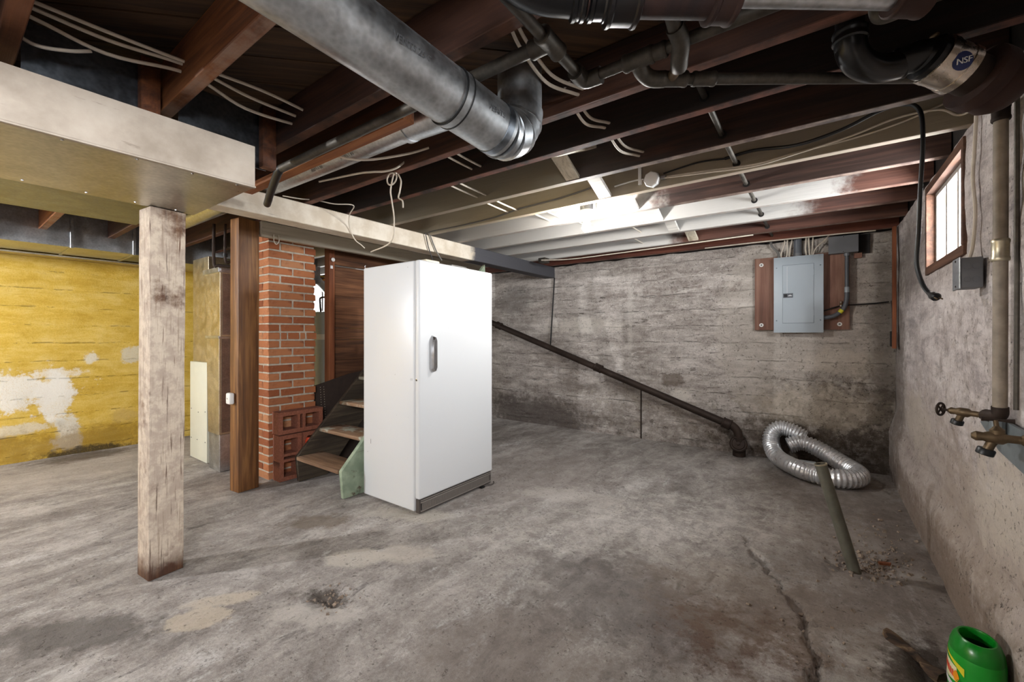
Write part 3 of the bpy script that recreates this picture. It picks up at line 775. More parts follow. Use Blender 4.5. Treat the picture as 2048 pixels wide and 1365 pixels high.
# four-gore elbow turning up
gp = [A2]
for a in (12, 38, 64, 90):
    t = math.radians(a); gp.append(A2 + Vector((0, .13 * math.sin(t), .13 * (1 - math.cos(t)))))
for i in range(4):
    MB().tube([gp[i], gp[i + 1]], RD + .002 + .0015 * (i % 2), 40).build('elbow_gore', M['duct_round'], e)
    d = (gp[i + 1] - gp[i]).normalized()
    MB().tube([gp[i] - d * .004, gp[i] + d * .004], RD + .006, 40).build('elbow_bead', M['galv'], e)
MB().tube([gp[-1], gp[-1] + Vector((0, 0, .18))], RD - .002, 40).build('riser', M['duct_round'], e)
t = A2 - dd * .045
MB().tube([t, t + dd * .028], RD + .0035, 40).build('draw_band', M['galv_dark'], e)
# faded print along the duct
for (yy, s) in ((.50, 'GALV 7 x 26 GA L'), (.82, 'VENTS 26 GA 7 IN'), (1.16, 'VENTS 7 IN')):
    ph = math.radians(-6)
    nrm_ = Vector((math.cos(ph), 0, math.sin(ph)))
    bx_ = A0.x + (yy - A0.y) / (A1.y - A0.y) * (A1.x - A0.x)
    P0 = Vector((bx_, yy, A0.z + (yy - A0.y) / (A1.y - A0.y) * (A1.z - A0.z))) + nrm_ * (RD + .0015)
    xax = Vector((0, 1, 0)); yax = nrm_.cross(xax)
    Mx = Matrix.Translation(P0) @ Matrix((xax, yax, nrm_)).transposed().to_4x4()
    me = text_mesh(s, M['ink'], e, Mx, .026, .0003)
    to = bpy.data.objects.new('printed_lettering', me); col.objects.link(to); to.parent = e
e = thing('branch_duct', 'small galvanised round duct lying between two joists', 'duct', (-2.2, 1.36, 2.2))
MB().tube([(-4.6, 1.33, 2.275), (-1.62, 1.37, 2.275)], .072, 32).build('pipe', M['galv'], e)
MB().tube([(-1.62, 1.37, 2.275), (-1.5, 1.38, 2.275), (-1.30, 1.40, 2.28)], .078, 32).build('sleeve', M['galv'], e)
MB().tube([(-1.63, 1.37, 2.275), (-1.60, 1.37, 2.275)], .083, 32).build('collar_bead', M['galv'], e)
for xx, s in ((-2.35, 'VENTS 7 IN'), (-2.05, 'VENTS 7 IN')):
    ph = math.radians(-58); nrm_ = Vector((0, math.cos(ph) * -1, math.sin(ph)))
    xax = Vector((1, 0, 0)); yax = nrm_.cross(xax)
    Mx = Matrix.Translation(Vector((xx, 1.355, 2.275)) + nrm_ * .0735) @ Matrix((xax, yax, nrm_)).transposed().to_4x4()
    to = bpy.data.objects.new('printed_lettering', text_mesh(s, M['ink'], e, Mx, .024, .0003)); col.objects.link(to); to.parent = e

# ------------------------------------------------------------------ overhead plumbing
def fit(e, p, d, r, ln, mat, name='coupling', n=20):
    d = Vector(d).normalized(); p = Vector(p)
    return MB().lathe([(r * .9, -ln / 2 - .004), (r, -ln / 2), (r, -ln / 2 + .008), (r * .94, -ln / 2 + .012), (r * .94, ln / 2 - .012), (r, ln / 2 - .008), (r, ln / 2), (r * .9, ln / 2 + .004)], p, d, n).build(name, M[mat], e)
Z1 = 2.135
e = thing('water_pipe', 'dirty galvanised pipes with tees and elbows under the joists', 'pipe', (-.6, 1.2, Z1))
MB().tube([(-.662, YF + .2, Z1), (-.662, 1.34, Z1)], .0175, 16).build('pipe', M['galv_pipe'], e)
MB().tube([(-2.33, 1.11, Z1 + .01), (-.662, 1.11, Z1 + .01)], .021, 16).build('pipe', M['galv_pipe'], e)
MB().tube([(-2.33, 1.11, Z1 + .01), (-2.38, 1.115, Z1), (-2.66, 1.20, Z1 - .04), (-2.72, 1.22, Z1 - .05), (-2.82, 1.255, Z1 - .055)], .021, 14, 4).build('bent_pipe', M['black'], e)
MB().tube([(-.662, 1.335, Z1), (XR - .02, 1.335, Z1 + .01)], .0185, 16).build('pipe', M['galv_pipe'], e)
fit(e, (-.662, 1.11, Z1 + .003), (0, 1, 0), .029, .1, 'galv_pipe', 'tee'); fit(e, (-.70, 1.11, Z1 + .008), (1, 0, 0), .029, .06, 'galv_pipe', 'tee_branch')
MB().tube([(-.662, 1.27, Z1), (-.662, 1.32, Z1), (-.65, 1.338, Z1), (-.60, 1.34, Z1)], .028, 16, 4).build('elbow', M['galv_pipe'], e)
fit(e, (-.47, 1.335, Z1), (1, 0, 0), .028, .09, 'galv_pipe', 'tee'); fit(e, (-.41, 1.335, Z1), (1, 0, 0), .025, .05, 'galv_pipe')
D3 = Vector((.826, .588, 0)).normalized()
P3a, P3b = Vector((-.455, 1.435, Z1 - .02)), Vector((.40, 2.045, Z1 - .02))
MB().tube([(-.47, 1.335, Z1), (-.475, 1.38, Z1 - .012), (-.46, 1.428, Z1 - .02), tuple(P3a + D3 * .04)], .026, 16, 4).build('elbow', M['galv_pipe'], e)
MB().tube([P3a, P3b], .018, 16).build('pipe', M['galv_pipe'], e)
fit(e, P3a + D3 * .07, D3, .026, .08, 'galv_pipe', 'tee'); fit(e, P3a + D3 * .17, D3, .024, .07, 'galv_pipe')
MB().tube([(-.335, 1.17, Z1 + .03), (-.338, 1.27, Z1 + .0)], .02, 14).build('pipe', M['galv_pipe'], e)
MB().tube([(-.338, 1.26, Z1 + .005), (-.335, 1.315, Z1 - .01), (-.352, 1.365, Z1 - .03), (-.362, 1.40, Z1 - .03)], .026, 16, 4).build('elbow', M['galv_pipe'], e)
MB().tube([(-.36, 1.39, Z1 - .03), tuple(P3a + D3 * .06)], .0165, 14).build('nipple', M['brass'], e)
# black drain line crossing above
e = thing('drain_line', 'black and rusty cast drain line crossing just below the joists', 'pipe', (-.3, 1.15, 2.13))
D5 = Vector((.79, .60, 0)).normalized(); Q = Vector((-.56, .89, 2.098))
MB().tube([Q + Vector((-.02, -.22, .03)), Q + Vector((-.03, -.10, .01)), Q + Vector((.0, -.02, 0)), Q + D5 * .1], .052, 24, 5).build('sweep_bend', M['abs'], e)
MB().tube([Q + D5 * .08, Q + D5 * .48], .05, 24).build('pipe', M['iron_rust'], e)
MB().tube([Q + D5 * .47, Q + D5 * .90], .024, 24).build('pipe', M['galv'], e)
fit(e, Q + D5 * .095, D5, .060, .03, 'abs', 'collar'); fit(e, Q + D5 * .145, D5, .060, .045, 'abs', 'collar')
fit(e, Q + D5 * .205, D5, .072, .075, 'iron_black', 'hub'); fit(e, Q + D5 * .455, D5, .064, .06, 'iron_rust', 'hub')
fit(e, Q + D5 * .93, D5, .042, .08, 'iron_rust', 'hub')
# ABS bend with banded coupling
e = thing('abs_drain', 'glossy black plastic drain bend joined by a steel banded coupling to cast iron', 'pipe', (.2, 1.8, 2.1))
zz = 2.125
MB().tube([(.075, 1.675, 2.395), (.075, 1.675, zz + .04)], .0375, 24).build('pipe', M['abs'], e)
MB().tube([(.075, 1.675, zz + .07), (.075, 1.675, zz + .045), (.082, 1.69, zz + .005), (.105, 1.72, zz - .022), (.15, 1.775, zz - .026), (.20, 1.812, zz - .015)], .042, 24, 6).build('sweep_bend', M['abs'], e)
fit(e, (.075, 1.675, zz + .05), (0, 0, 1), .046, .03, 'abs', 'socket'); fit(e, (.205, 1.818, zz - .008), (1, .12, 0), .046, .03, 'abs', 'socket')
c0 = Vector((.20, 1.812, zz - .012)); c1 = Vector((.245, 1.815, zz - .0)); c2 = Vector((.265, 1.83, zz + .0)); c3 = c2 + Vector((.73, .53, -.38)) * .3; c4 = Vector((.52, 2.25, zz - .075))
MB().tube([c0, c1, c2, c2 + (c3 - c2) * .1], .042, 24, 5).build('wye', M['abs'], e)
dn = (c3 - c2).normalized()
MB().lathe([(.042, -.02), (.05, .0), (.064, .008), (.064, .03)], c2, dn, 28).build('reducer', M['abs'], e)
MB().lathe([(.066, 0), (.0668, .002), (.0668, .095), (.066, .097)], c2 + dn * .024, dn, 32).build('steel_shield', M['steel_band'], e)
for q in (.036, .109): MB().lathe([(.0675, -.012), (.069, -.011), (.069, .011), (.0675, .012)], c2 + dn * q, dn, 32).build('clamp_band', M['steel_band'], e)
toc = (Vector((0, 0, CAM_H)) - (c2 + dn * .1)); sd = (Vector((-.1, -1, -.1))); sd = (sd - dn * sd.dot(dn)).normalized()
for q in (.036, .109):
    b0 = c2 + dn * q + Vector((-.01, .0, .072))
    MB().lathe([(.007, 0), (.007, .02), (.004, .024)], b0, dn.cross(Vector((0, 0, 1))), 8).build('clamp_screw', M['brass'], e)
lm = MB(); R_ = .0685; up_ = dn.cross(sd)
def seal_pt(q, a):
    s_ = q * math.cos(a); h_ = q * math.sin(a) / R_
    return tuple(c2 + dn * (.072 + s_) + (sd * math.cos(h_) + up_ * math.sin(h_)) * R_)
sv = [seal_pt(q, 2 * PI * i / 24) for q in (.0003, .009, .018, .026) for i in range(24)]
lm.add(sv, [(j * 24 + i, j * 24 + (i + 1) % 24, (j + 1) * 24 + (i + 1) % 24, (j + 1) * 24 + i) for j in range(3) for i in range(24)])
lm.build('blue_seal', M['blue'], e)
upv = Vector((0, 0, 1)); zax = sd; xax = Vector((.809, .588, .30)); xax = (xax - zax * xax.dot(zax)).normalized(); yax = zax.cross(xax)
Mx = Matrix.Translation(c2 + dn * .072 + sd * (R_ + .0028)) @ Matrix((xax, yax, zax)).transposed().to_4x4()
to = bpy.data.objects.new('seal_lettering', text_mesh('NSF', M['lab_white'], e, Mx, .023, .0012)); col.objects.link(to); to.parent = e
MB().tube([c2 + dn * .11, c2 + dn * .19], .058, 24).build('iron_spigot', M['iron'], e)
MB().lathe([(.058, 0), (.092, .001), (.094, .006), (.094, .04), (.08, .044), (.084, .085), (.07, .11), (.06, .12)], c2 + dn * .168, dn, 28).build('iron_hub', M['iron_rust'], e)
e = thing('vent_pipe', 'short galvanised pipe with a round elbow beside the glossy black bend', 'pipe', (.15, 1.57, 2.1))
MB().tube([(.131, 1.545, 2.395), (.131, 1.545, 2.15)], .013, 14).build('pipe', M['galv'], e)
MB().tube([(.131, 1.545, 2.175), (.131, 1.545, 2.15), (.136, 1.545, 2.136), (.15, 1.545, 2.132), (.175, 1.545, 2.134)], .022, 16, 4).build('elbow', M['galv_pipe'], e)
MB().tube([(.17, 1.545, 2.134), (XR - .01, 1.545, 2.16)], .017, 14).build('pipe', M['iron'], e)
e = thing('conduit_pipe', 'thin grey pipe passing through holes bored in the joists towards the back wall', 'pipe', (-.39, 2.6, 2.25))
MB().tube([(-.387, 1.60, 2.25), (-.395, 2.4, 2.25), (-.388, 4.95, 2.25)], .0125, 12).build('pipe', M['galv_pipe'], e)
for yy in (1.905, 2.315, 2.75, 3.155, 3.575, 4.02, 4.51):
    MB().lathe([(.021, 0), (.021, .0015)], (-.391, yy - .0005, 2.247), (0, -1, 0), 16).build('bored_hole_rim', M['black'], e)

# ------------------------------------------------------------------ chimney
e = thing('brick_chimney', 'square red brick chimney stack beside the brown timber post', 'chimney', (-4.06, 1.93, 0))
CX1, CY0, CW = -3.845, 1.722, .415
BX(CX1 - CW + .006, CX1 - .006, CY0 + .006, CY0 + CW - .006, 0, 2.19).build('mortar_core', M['mortar'], e)
bcache = {}
def brick(x0, x1, y0, y1, z0, z1):
    key = (round(x1 - x0, 3), round(y1 - y0, 3), round(z1 - z0, 3), random.randint(0, 2))
    if key not in bcache:
        o = MB().box(-(x1 - x0) / 2, (x1 - x0) / 2, -(y1 - y0) / 2, (y1 - y0) / 2, 0, z1 - z0).build('brick', M['brick'], None, .004, 1, origin=(0, 0, 0), jitter=.0)
        bcache[key] = o; me = o.data
        for vv in me.vertices: vv.co += Vector(mn.noise_vector(Vector(vv.co) * 40 + Vector((key[3] * 9, 0, 0)))) * .0045
        o2 = o
    else:
        o2 = bcache[key].copy(); col.objects.link(o2)
    o2.parent = e
    o2.location = (( x0 + x1) / 2 + 4.06 + random.uniform(-.002, .002), (y0 + y1) / 2 - 1.93 + random.uniform(-.001, .001), z0)
    o2.rotation_euler = (0, 0, random.uniform(-.006, .006))
rows = 30; ph = .0715
for r in range(rows):
    z0 = .004 + r * ph; z1 = z0 + ph - .0145
    y = CY0; seq = [.093, .203, .10] if r % 2 == 0 else [.203, .198]
    if r == 17: seq = [.095, .05, .095, .045, .095]
    for i, s in enumerate(seq):
        dep = .1 if i else (.2 if r % 2 == 0 else .1)
        brick(CX1 - dep, CX1, y, y + s, z0, z1); y += s + (.0135 if i < len(seq) - 1 else 0)
    x = CX1 - (.21 if r % 2 == 0 else .11)
    for s in ([.205] if r % 2 == 0 else [.2, .095]):
        brick(x - s, x, CY0, CY0 + .1, z0, z1); x -= s + .01

# ------------------------------------------------------------------ red hollow blocks
def block(label, M4):
    ln, hh, dp = .39, .19, .12           # cores run along local x (depth)
    e = thing('hollow_block', label, 'block', tuple(M4 @ Vector((0, 0, 0))), 'red hollow blocks by the stairs')
    # face in local (y: length, z: height): outer wall, webs round two cores and a slot between
    ys_ = [-ln / 2, -ln / 2 + .035, -.035, -.012, .012, .035, ln / 2 - .035, ln / 2]
    zs_ = [0, .035, hh - .035, hh]
    mb = MB()
    solid = lambda i, j: j != 1 or i in (0, 2, 4, 6)
    cells = [(i, j) for i in range(7) for j in range(3) if solid(i, j)]
    for i, j in cells:
        if i == 2 or i == 4: pass
        mb.box(-dp / 2, dp / 2, ys_[i], ys_[i + 1], zs_[j], zs_[j + 1])
    mb.v = [tuple(M4 @ Vector(q)) for q in mb.v]
    mb.build('shell', M['block'], e)
    return e
block('upper red hollow block lying across the two upright ones', Matrix.Translation((-3.775, 1.945, .402)) @ Matrix.Rotation(-.02, 4, 'Z'))
up_ = Matrix.Rotation(-PI / 2, 4, 'X')
block('upright red hollow block standing next to the brown post', Matrix.Translation((-3.775, 1.755, .197)) @ up_)
block('upright red hollow block partly hidden behind the stair stringer', Matrix.Translation((-3.765, 1.955, .197)) @ up_)
tag(MB().lathe([(.0, 0), (.028, 0), (.030, .05), (.022, .06), (.02, .075), (.0, .08)], (-3.68, 1.99, .27), (0, 0, 1), 14, False).build('red_cap', M['red_plastic']), 'small red-orange plastic piece tucked by the blocks behind the stair', 'plastic piece')

# ------------------------------------------------------------------ stairs
e = thing('wooden_stairs', 'old wooden stairs with mint-green stringers behind the white freezer', 'stairs', (-3.27, 2.4, 0))
sl = 1.06
def stringer(x0, x1, m='stringer'):
    y0, z0 = 1.842, .215
    yt = 3.55; zt = z0 + (yt - y0) * sl
    poly = [(1.862, .0), (2.12, .0), (yt + .02, zt - .29), (yt, zt), (y0, z0)]
    return MB().prism(poly, lambda a, b, s: ((x0, x1)[s], a, b)).build('stringer', M[m], e, .004, 1)
stringer(-3.635, -3.60, 'stringer_shaded'); stringer(-2.975, -2.94)
TR = []
for i in range(8):
    z = .222 + i * .212; y = 1.835 + i * .20
    o = BX(-3.598, -2.977, y, y + .235, z - .032, z).build('tread', M['tread_first'] if i == 0 else M['tread'], e, .008, 2)
tag(BX(-4.03, -3.985, 2.2, 3.1, .0, .0).build('x', M['black']) if False else BX(-3.62, -3.61, 1.9, 1.901, 0, .001).build('stair_shim', M['dusty_timber'], e)) if False else None
# dark hardboard with rows of holes leaning behind the stair
e = thing('perforated_board', 'dark perforated hardboard sheet leaning behind the stairs', 'board', (-3.95, 2.45, 0))
Mp = rotm((-3.86, 2.43, 0.0), 0, -.10, 0)
mb = MB(); prof = [(-.26, .0), (.62, .0), (.62, .93), (.12, .86), (-.26, .77)]
mb.prism(prof, lambda a, b, s: Mp @ Vector(((.004, -.004)[s], a, b))).build('sheet', M['pegboard'], e)
hm = MB()
for yy in (-.19, -.155, .40, .43):
    for k in range(24):
        hm.add([Mp @ Vector((.0047, yy + .004 * math.cos(a), .2 + k * .024 + .004 * math.sin(a))) for a in (0, PI / 3, 2 * PI / 3, PI, 4 * PI / 3, 5 * PI / 3)], [(0, 1, 2, 3, 4, 5)])
tag(hm.build('drilled_holes', M['mortar'], e), kind='stuff')

# ------------------------------------------------------------------ plank partition beside the stairs
e = thing('plank_partition', 'rough brown horizontal plank partition with studs beside the stairs', 'partition', (-4.1, 3.2, 0))
BX(-4.09, -4.0, 2.375, 2.435, 0.004, 2.19).build('stud', M['stud_brown'], e, .004, 1)
BX(-4.08, -4.03, 3.55, 3.6, 0.004, 2.19).build('stud', M['stud_brown'], e, .004, 1)
zs = [.004, .21, .40, .60, .79, 1.0, 1.21, 1.33, 1.665, 1.86, 1.985, 2.19]
for i in range(11):
    BX(-4.10 + .004 * (i % 2), -4.074 + .007 * (i % 3), 2.44, 4.5, zs[i] + .0006, zs[i + 1] - (.012 if i == 9 else .0012)).build('plank', M['plank_brown'], e, .002, 1)
MB().lathe([(.012, 0), (.012, .012), (.02, .014), (.02, .02), (.006, .03)], (-3.999, 2.405, 2.02), (1, 0, 0), 12).build('porcelain_knob', M['ceramic'], e)
BX(-4.0, -3.994, 2.385, 2.41, 1.93, 1.96).build('white_tag', M['lab_white'], e)
# water tank and flue beyond
e = thing('water_heater', 'pale grey water heater glimpsed between chimney and plank partition', 'water heater', (-5.35, 3.16, 0))
MB().lathe([(.25, .03), (.255, .05), (.255, 1.53), (.24, 1.56), (.1, 1.575)], (-5.35, 3.16, 0), n=36).build('tank', M['tank'], e)
MB().lathe([(.258, 1.20), (.258, 1.27)], (-5.35, 3.16, 0), n=36, caps=False).build('label_band', M['white_plastic'], e)
MB().lathe([(.22, 0), (.22, .03)], (-5.35, 3.16, 0), n=24).build('base', M['black'], e)
MB().tube([(-5.35, 3.16, 1.57), (-5.35, 3.16, 1.80), (-5.30, 3.1, 1.86), (-4.9, 2.75, 1.92)], .05, 20, 5).build('flue', M['galv'], e)
MB().tube([(-5.22, 2.98, 1.56), (-5.22, 2.97, 1.70), (-5.20, 2.97, 1.74), (-5.12, 3.0, 1.74), (-5.10, 3.02, 1.70), (-5.12, 3.05, 1.56)], .012, 10, 4).build('pipe_loop', M['iron'], e)
MB().tube([(-5.6, 3.1, 1.95), (-5.3, 2.95, 1.91), (-5.0, 2.9, 1.95)], .012, 8, 4).build('orange_hose', M['lab_orange'], e)

# ------------------------------------------------------------------ upright freezer
FX0, FX1, FY0, FY1, FH = -2.895, -2.305, 2.003, 2.812, 1.78
e = thing('upright_freezer', 'tall white upright freezer with a single door standing in front of the stairs', 'freezer', (-2.58, 2.4, 0))
BX(FX0, FX1, FY0, FY1, .012, FH).build('cabinet', M['enamel'], e, .012, 3)
BX(FX1 - .002, FX1 + .012, FY0 + .012, FY1 - .012, .11, FH - .012).build('gasket', M['gasket'], e)
d = BX(FX1 + .01, -2.25, FY0, FY1 + .003, .105, FH + .002).build('door', M['enamel'], e, .014, 4)
# faceted chrome pull
hy0, hy1, hz0, hz1 = 2.098, 2.152, .985, 1.252
def hx(sc_, xo):
    cy, w_ = (hy0 + hy1) / 2, (hy1 - hy0) / 2 * sc_
    zc, h_ = (hz0 + hz1) / 2, (hz1 - hz0) / 2
    k = .028
    return [(xo, cy - w_ * .35, zc - h_), (xo, cy + w_ * .35, zc - h_), (xo, cy + w_, zc - h_ + k), (xo, cy + w_, zc + h_ - k), (xo, cy + w_ * .35, zc + h_), (xo, cy - w_ * .35, zc + h_), (xo, cy - w_, zc + h_ - k), (xo, cy - w_, zc - h_ + k)]
A_, B_ = hx(1, -2.252), hx(.62, -2.214)
zc = (hz0 + hz1) / 2
B_ = [(x, y, zc + (z - zc) * .9) for x, y, z in B_]
MB().add(A_ + B_, [tuple(range(8)), tuple(range(15, 7, -1))] + [(i, (i + 1) % 8, 8 + (i + 1) % 8, 8 + i) for i in range(8)]).build('handle', M['chrome'], d, .002, 1)
MB().lathe([(.009, 0), (.009, .003), (.006, .0035), (.006, .002)], (-2.278, FY0 + .0015, .94), (0, -1, 0), 16).build('lock', M['chrome'], d)
MB().lathe([(.004, 0), (.004, .001)], (-2.278, FY0 - .0015, .94), (0, -1, 0), 10).build('keyhole', M['black'], d)
BX(-2.345, -2.318, FY0 - .0005, FY0 + .002, .933, .949).build('lock_plate', M['gasket'], e)
BX(-2.80, -2.797, FY0 - .0004, FY0 + .002, .42, .455).build('scratch', M['black'], e)
BX(-2.84, -2.836, FY0 - .0004, FY0 + .002, .35, .354).build('scratch', M['black'], e)
g0 = BX(-2.30, -2.262, FY0 + .012, FY1 - .004, .004, .10).build('kick_plate', M['grille'], e, .002, 1)
mb = MB(); nsl = 86
for i in range(nsl):
    y = FY0 + .035 + (FY1 - FY0 - .07) * i / (nsl - 1); mb.box(-2.263, -2.256, y - .0018, y + .0018, .026, .076)
tag(mb.build('grille_slats', M['slat'], g0), kind='stuff')
BX(-2.2625, -2.2605, FY0 + .03, FY1 - .03, .026, .076).build('grille_shadow_gap', M['black'], g0)
for a in ((.078, .084), (.018, .024), (.092, .096)): BX(-2.263, -2.254, FY0 + .02, FY1 - .012, a[0], a[1]).build('grille_rail', M['slat'], g0)
MB().tube([(-2.26, 2.74, .008), (-2.23, 2.76, .006), (-2.225, 2.80, .006), (-2.25, 2.83, .008)], .005, 8, 4).build('drip_hook', M['grille'], e)
BX(-2.27, -2.235, 2.66, 2.70, .0, .008).build('leveling_foot', M['black'], e)
MB().tube([(-2.88, FY0 + .01, FH - .01), (-2.885, FY0 + .008, FH + .016), (-2.875, FY0 + .01, FH + .02)], .004, 6).build('hinge_pin', M['chrome'], e)
e = thing('cardboard_stack', 'flat grey-brown boards lying on top of the white freezer', 'boards', (-2.6, 2.55, FH + .002))
BX(-2.83, -2.42, 2.50, 2.68, FH + .003, FH + .05).build('board', M['cable_grey'], e, .002, 1)
BX(-2.80, -2.55, 2.34, 2.49, FH + .003, FH + .085).build('board', M['cream_board'], e, .003, 1)

# ------------------------------------------------------------------ back wall: breaker panel and wiring
tag(BX(-.55, .225, 5.062, 5.082, 1.308, 2.05).build('backboard', M['plywood'], None, .002, 1), 'reddish plywood backboard behind the grey breaker panel', 'backboard')
bbx = [o for o in col.objects if o.name.startswith('backboard')][0]
for (x, z) in ((-.49, 1.98), (-.49, 1.36), (.15, 1.36)):
    wsh = MB().lathe([(.019, 0), (.019, .003), (.009, .003)], (x, 5.062, z), (0, -1, 0), 20).build('washer', M['white_plastic'], bbx)
    MB().lathe([(.009, 0), (.008, .005)], (x, 5.0595, z), (0, -1, 0), 8).build('screw_head', M['cable_grey'], wsh)
e = thing('breaker_panel', 'pale grey electrical breaker panel mounted on plywood', 'electrical panel', (-.175, 5.0, 1.28))
BX(-.355, .005, 5.002, 5.06, 1.285, 2.03).build('cabinet', M['box_grey'], e, .003, 1)
BX(-.376, .028, 4.985, 5.0, 1.28, 2.03).build('cover', M['panel_grey'], e, .004, 2)
dr = BX(-.30, -.048, 4.981, 4.986, 1.375, 1.945).build('door', M['panel_grey'], e, .002, 1)
for a in ((-.302, -.046, 1.372, 1.376), (-.302, -.046, 1.944, 1.948), (-.302, -.299, 1.375, 1.945), (-.049, -.046, 1.375, 1.945)):
    BX(a[0], a[1], 4.9842, 4.9855, a[2], a[3]).build('door_gap', M['panel_line'], e)
BX(-.264, -.262, 4.9795, 4.982, 1.63, 1.93).build('door_rib', M['white_plastic'], dr)
BX(-.295, -.215, 4.977, 4.982, 1.625, 1.668).build('latch_plate', M['pvc_grey'], dr, .001, 1)
BX(-.288, -.262, 4.974, 4.978, 1.632, 1.66).build('latch', M['black'], dr, .001, 1)
MB().prism([(-.255, 1.64), (-.222, 1.64), (-.222, 1.646), (-.234, 1.648), (-.238, 1.656), (-.242, 1.648), (-.255, 1.646)], lambda a, b, s: (a, (4.9765, 4.9775)[s], b)).build('maker_emblem', M['lab_white'], dr)
for z in (1.86, 1.47): BX(-.052, -.046, 4.978, 4.983, z - .025, z + .025).build('hinge', M['panel_grey'], dr, .001, 1)
for (x, z) in ((-.352, 1.925), (.004, 1.925), (-.352, 1.40), (.004, 1.40)):
    MB().lathe([(.006, 0), (.005, .003)], (x, 4.985, z), (0, -1, 0), 10).build('screw', M['panel_line'], e)
e = thing('riser_conduit', 'short thick dark grey conduit rising from the breaker panel', 'conduit', (-.178, 5.03, 2.03))
MB().tube([(-.178, 5.03, 2.05), (-.178, 5.03, 2.28)], .034, 24).build('pipe', M['pvc_grey'], e)
MB().lathe([(.037, 0), (.037, .03)], (-.178, 5.03, 2.031), n=24).build('locknut', M['box_grey'], e)
labs = ['thick grey cable curving into the far corner of the breaker panel top', 'pale cable leaning into the breaker panel top beside the thick grey one', 'white cable dropping straight into the breaker panel', 'white cable bowing towards the dark conduit', 'white cable right beside the dark conduit on its box side', 'second white cable between dark conduit and steel box', 'thin white cable between conduit and steel box', 'cream cable slanting from the panel up towards the steel box']
cb = [((-.335, 2.03), (-.345, 2.09), (-.40, 2.17), .011, 'cable_grey'), ((-.315, 2.03), (-.313, 2.08), (-.288, 2.17), .006, 'cable_white'), ((-.272, 2.03), (-.264, 2.1), (-.264, 2.2), .007, 'cable_white'),
      ((-.248, 2.03), (-.238, 2.12), (-.226, 2.2), .006, 'cable_white'), ((-.105, 2.03), (-.115, 2.1), (-.11, 2.2), .008, 'cable_white'), ((-.08, 2.03), (-.085, 2.1), (-.09, 2.2), .008, 'cable_white'),
      ((-.066, 2.03), (-.06, 2.1), (-.055, 2.2), .006, 'cable_white'), ((-.055, 2.03), (-.03, 2.1), (.07, 2.21), .006, 'cable_white')]
for (a, b, c_, r_, m_), lb in zip(cb, labs):
    tag(MB().tube([(a[0], 5.03, a[1]), (b[0], 5.035, b[1]), (c_[0], 5.04, c_[1]), (c_[0], 5.035, c_[1] + .1)], r_, 8, 5).build('panel_cable', M[m_]), lb, 'cable', 'cables entering the breaker panel')
e = thing('steel_box', 'dark grey steel pull box under the joists beside the breaker panel', 'junction box', (.17, 5.0, 2.02))
BX(.067, .282, 4.99, 5.07, 2.022, 2.178).build('housing', M['box_grey'], e, .003, 1)
BX(.064, .285, 4.984, 4.99, 2.02, 2.18).build('lid', M['box_grey'], e, .002, 1)
for z in (2.03, 2.17): MB().lathe([(.005, 0), (.004, .003)], (.175, 4.984, z), (0, -1, 0), 8).build('screw', M['chrome'], e)
MB().tube([(.064, 5.03, 2.115), (.045, 5.03, 2.115)], .012, 10).build('cable_clamp', M['chrome'], e)
tag(BX(.283, .372, 5.07, 5.084, 2.01, 2.19).build('dark_board', M['rim'], None, .002, 1), 'small dark stained board behind the end of the steel box', 'board')
tag(BX(.255, .315, 5.06, 5.085, 1.972, 2.018).build('wood_cleat', M['plywood'], None, .002, 1), 'small brown wood cleat below the steel box', 'cleat')
e = thing('flex_conduit', 'dark grey conduit dropping from the steel box and curving into the breaker panel', 'conduit', (.2, 5.03, 1.42))
MB().tube([(.203, 5.025, 2.02), (.203, 5.025, 1.70)], .0165, 16).build('straight_pipe', M['pvc_grey'], e)
MB().lathe([(.024, 0), (.024, .025)], (.203, 5.025, 1.995), n=16).build('top_connector', M['box_grey'], e)
MB().lathe([(.02, 0), (.02, .05)], (.203, 5.025, 1.655), n=16).build('coupling', M['panel_grey'], e)
MB().tube([(.203, 5.025, 1.66), (.20, 5.025, 1.58), (.175, 5.025, 1.50), (.12, 5.025, 1.445), (.06, 5.025, 1.425), (.025, 5.025, 1.425)], .019, 16, 5).build('sweep', M['pvc_grey'], e)
MB().tube([(.168, 5.025, 1.492), (.148, 5.025, 1.468)], .0205, 16).build('yellow_band', M['yellow_tag'], e)
tag(MB().tube([(.02, 5.04, 1.485), (.15, 5.045, 1.53), (.25, 5.06, 1.538), (.40, 5.07, 1.545), (.50, 5.06, 1.555)], .006, 8, 5).build('ground_wire', M['iron_black']), 'black ground wire running from the panel side to the corner', 'wire')
e = thing('ground_clamp', 'small brass clamp on the ground wire over the plywood', 'clamp', (.158, 5.045, 1.53))
BX(.15, .166, 5.03, 5.06, 1.52, 1.575).build('body', M['brass'], e, .002, 1)
for z in (1.565, 1.53): MB().lathe([(.006, 0), (.006, .012)], (.158, 5.03, z), (0, -1, 0), 8).build('bolt', M['chrome'], e)
tag(BX(.535, .56, 4.86, 4.92, 1.14, 2.19).build('corner_batten', M['stud_brown'], None, .003, 1), 'tall narrow orange-brown batten in the corner near the window', 'batten')
bbt = [o for o in col.objects if o.name.startswith('corner_batten')][0]; bbt.location.x -= .03
tag(BX(.50, .535, 4.95, 5.0, 1.155, 1.29).build('black_box', M['black'], None, .003, 1), 'small black box low in the corner beside the batten', 'box')
tag(MB().tube([(.515, 4.99, 1.29), (.515, 5.0, 1.45), (.51, 5.02, 1.56)], .004, 6, 4).build('thin_wire', M['iron_black']), 'thin dark wire rising from the small black corner box', 'wire')
bbb = [o for o in col.objects if o.name.startswith('black_box')][0]

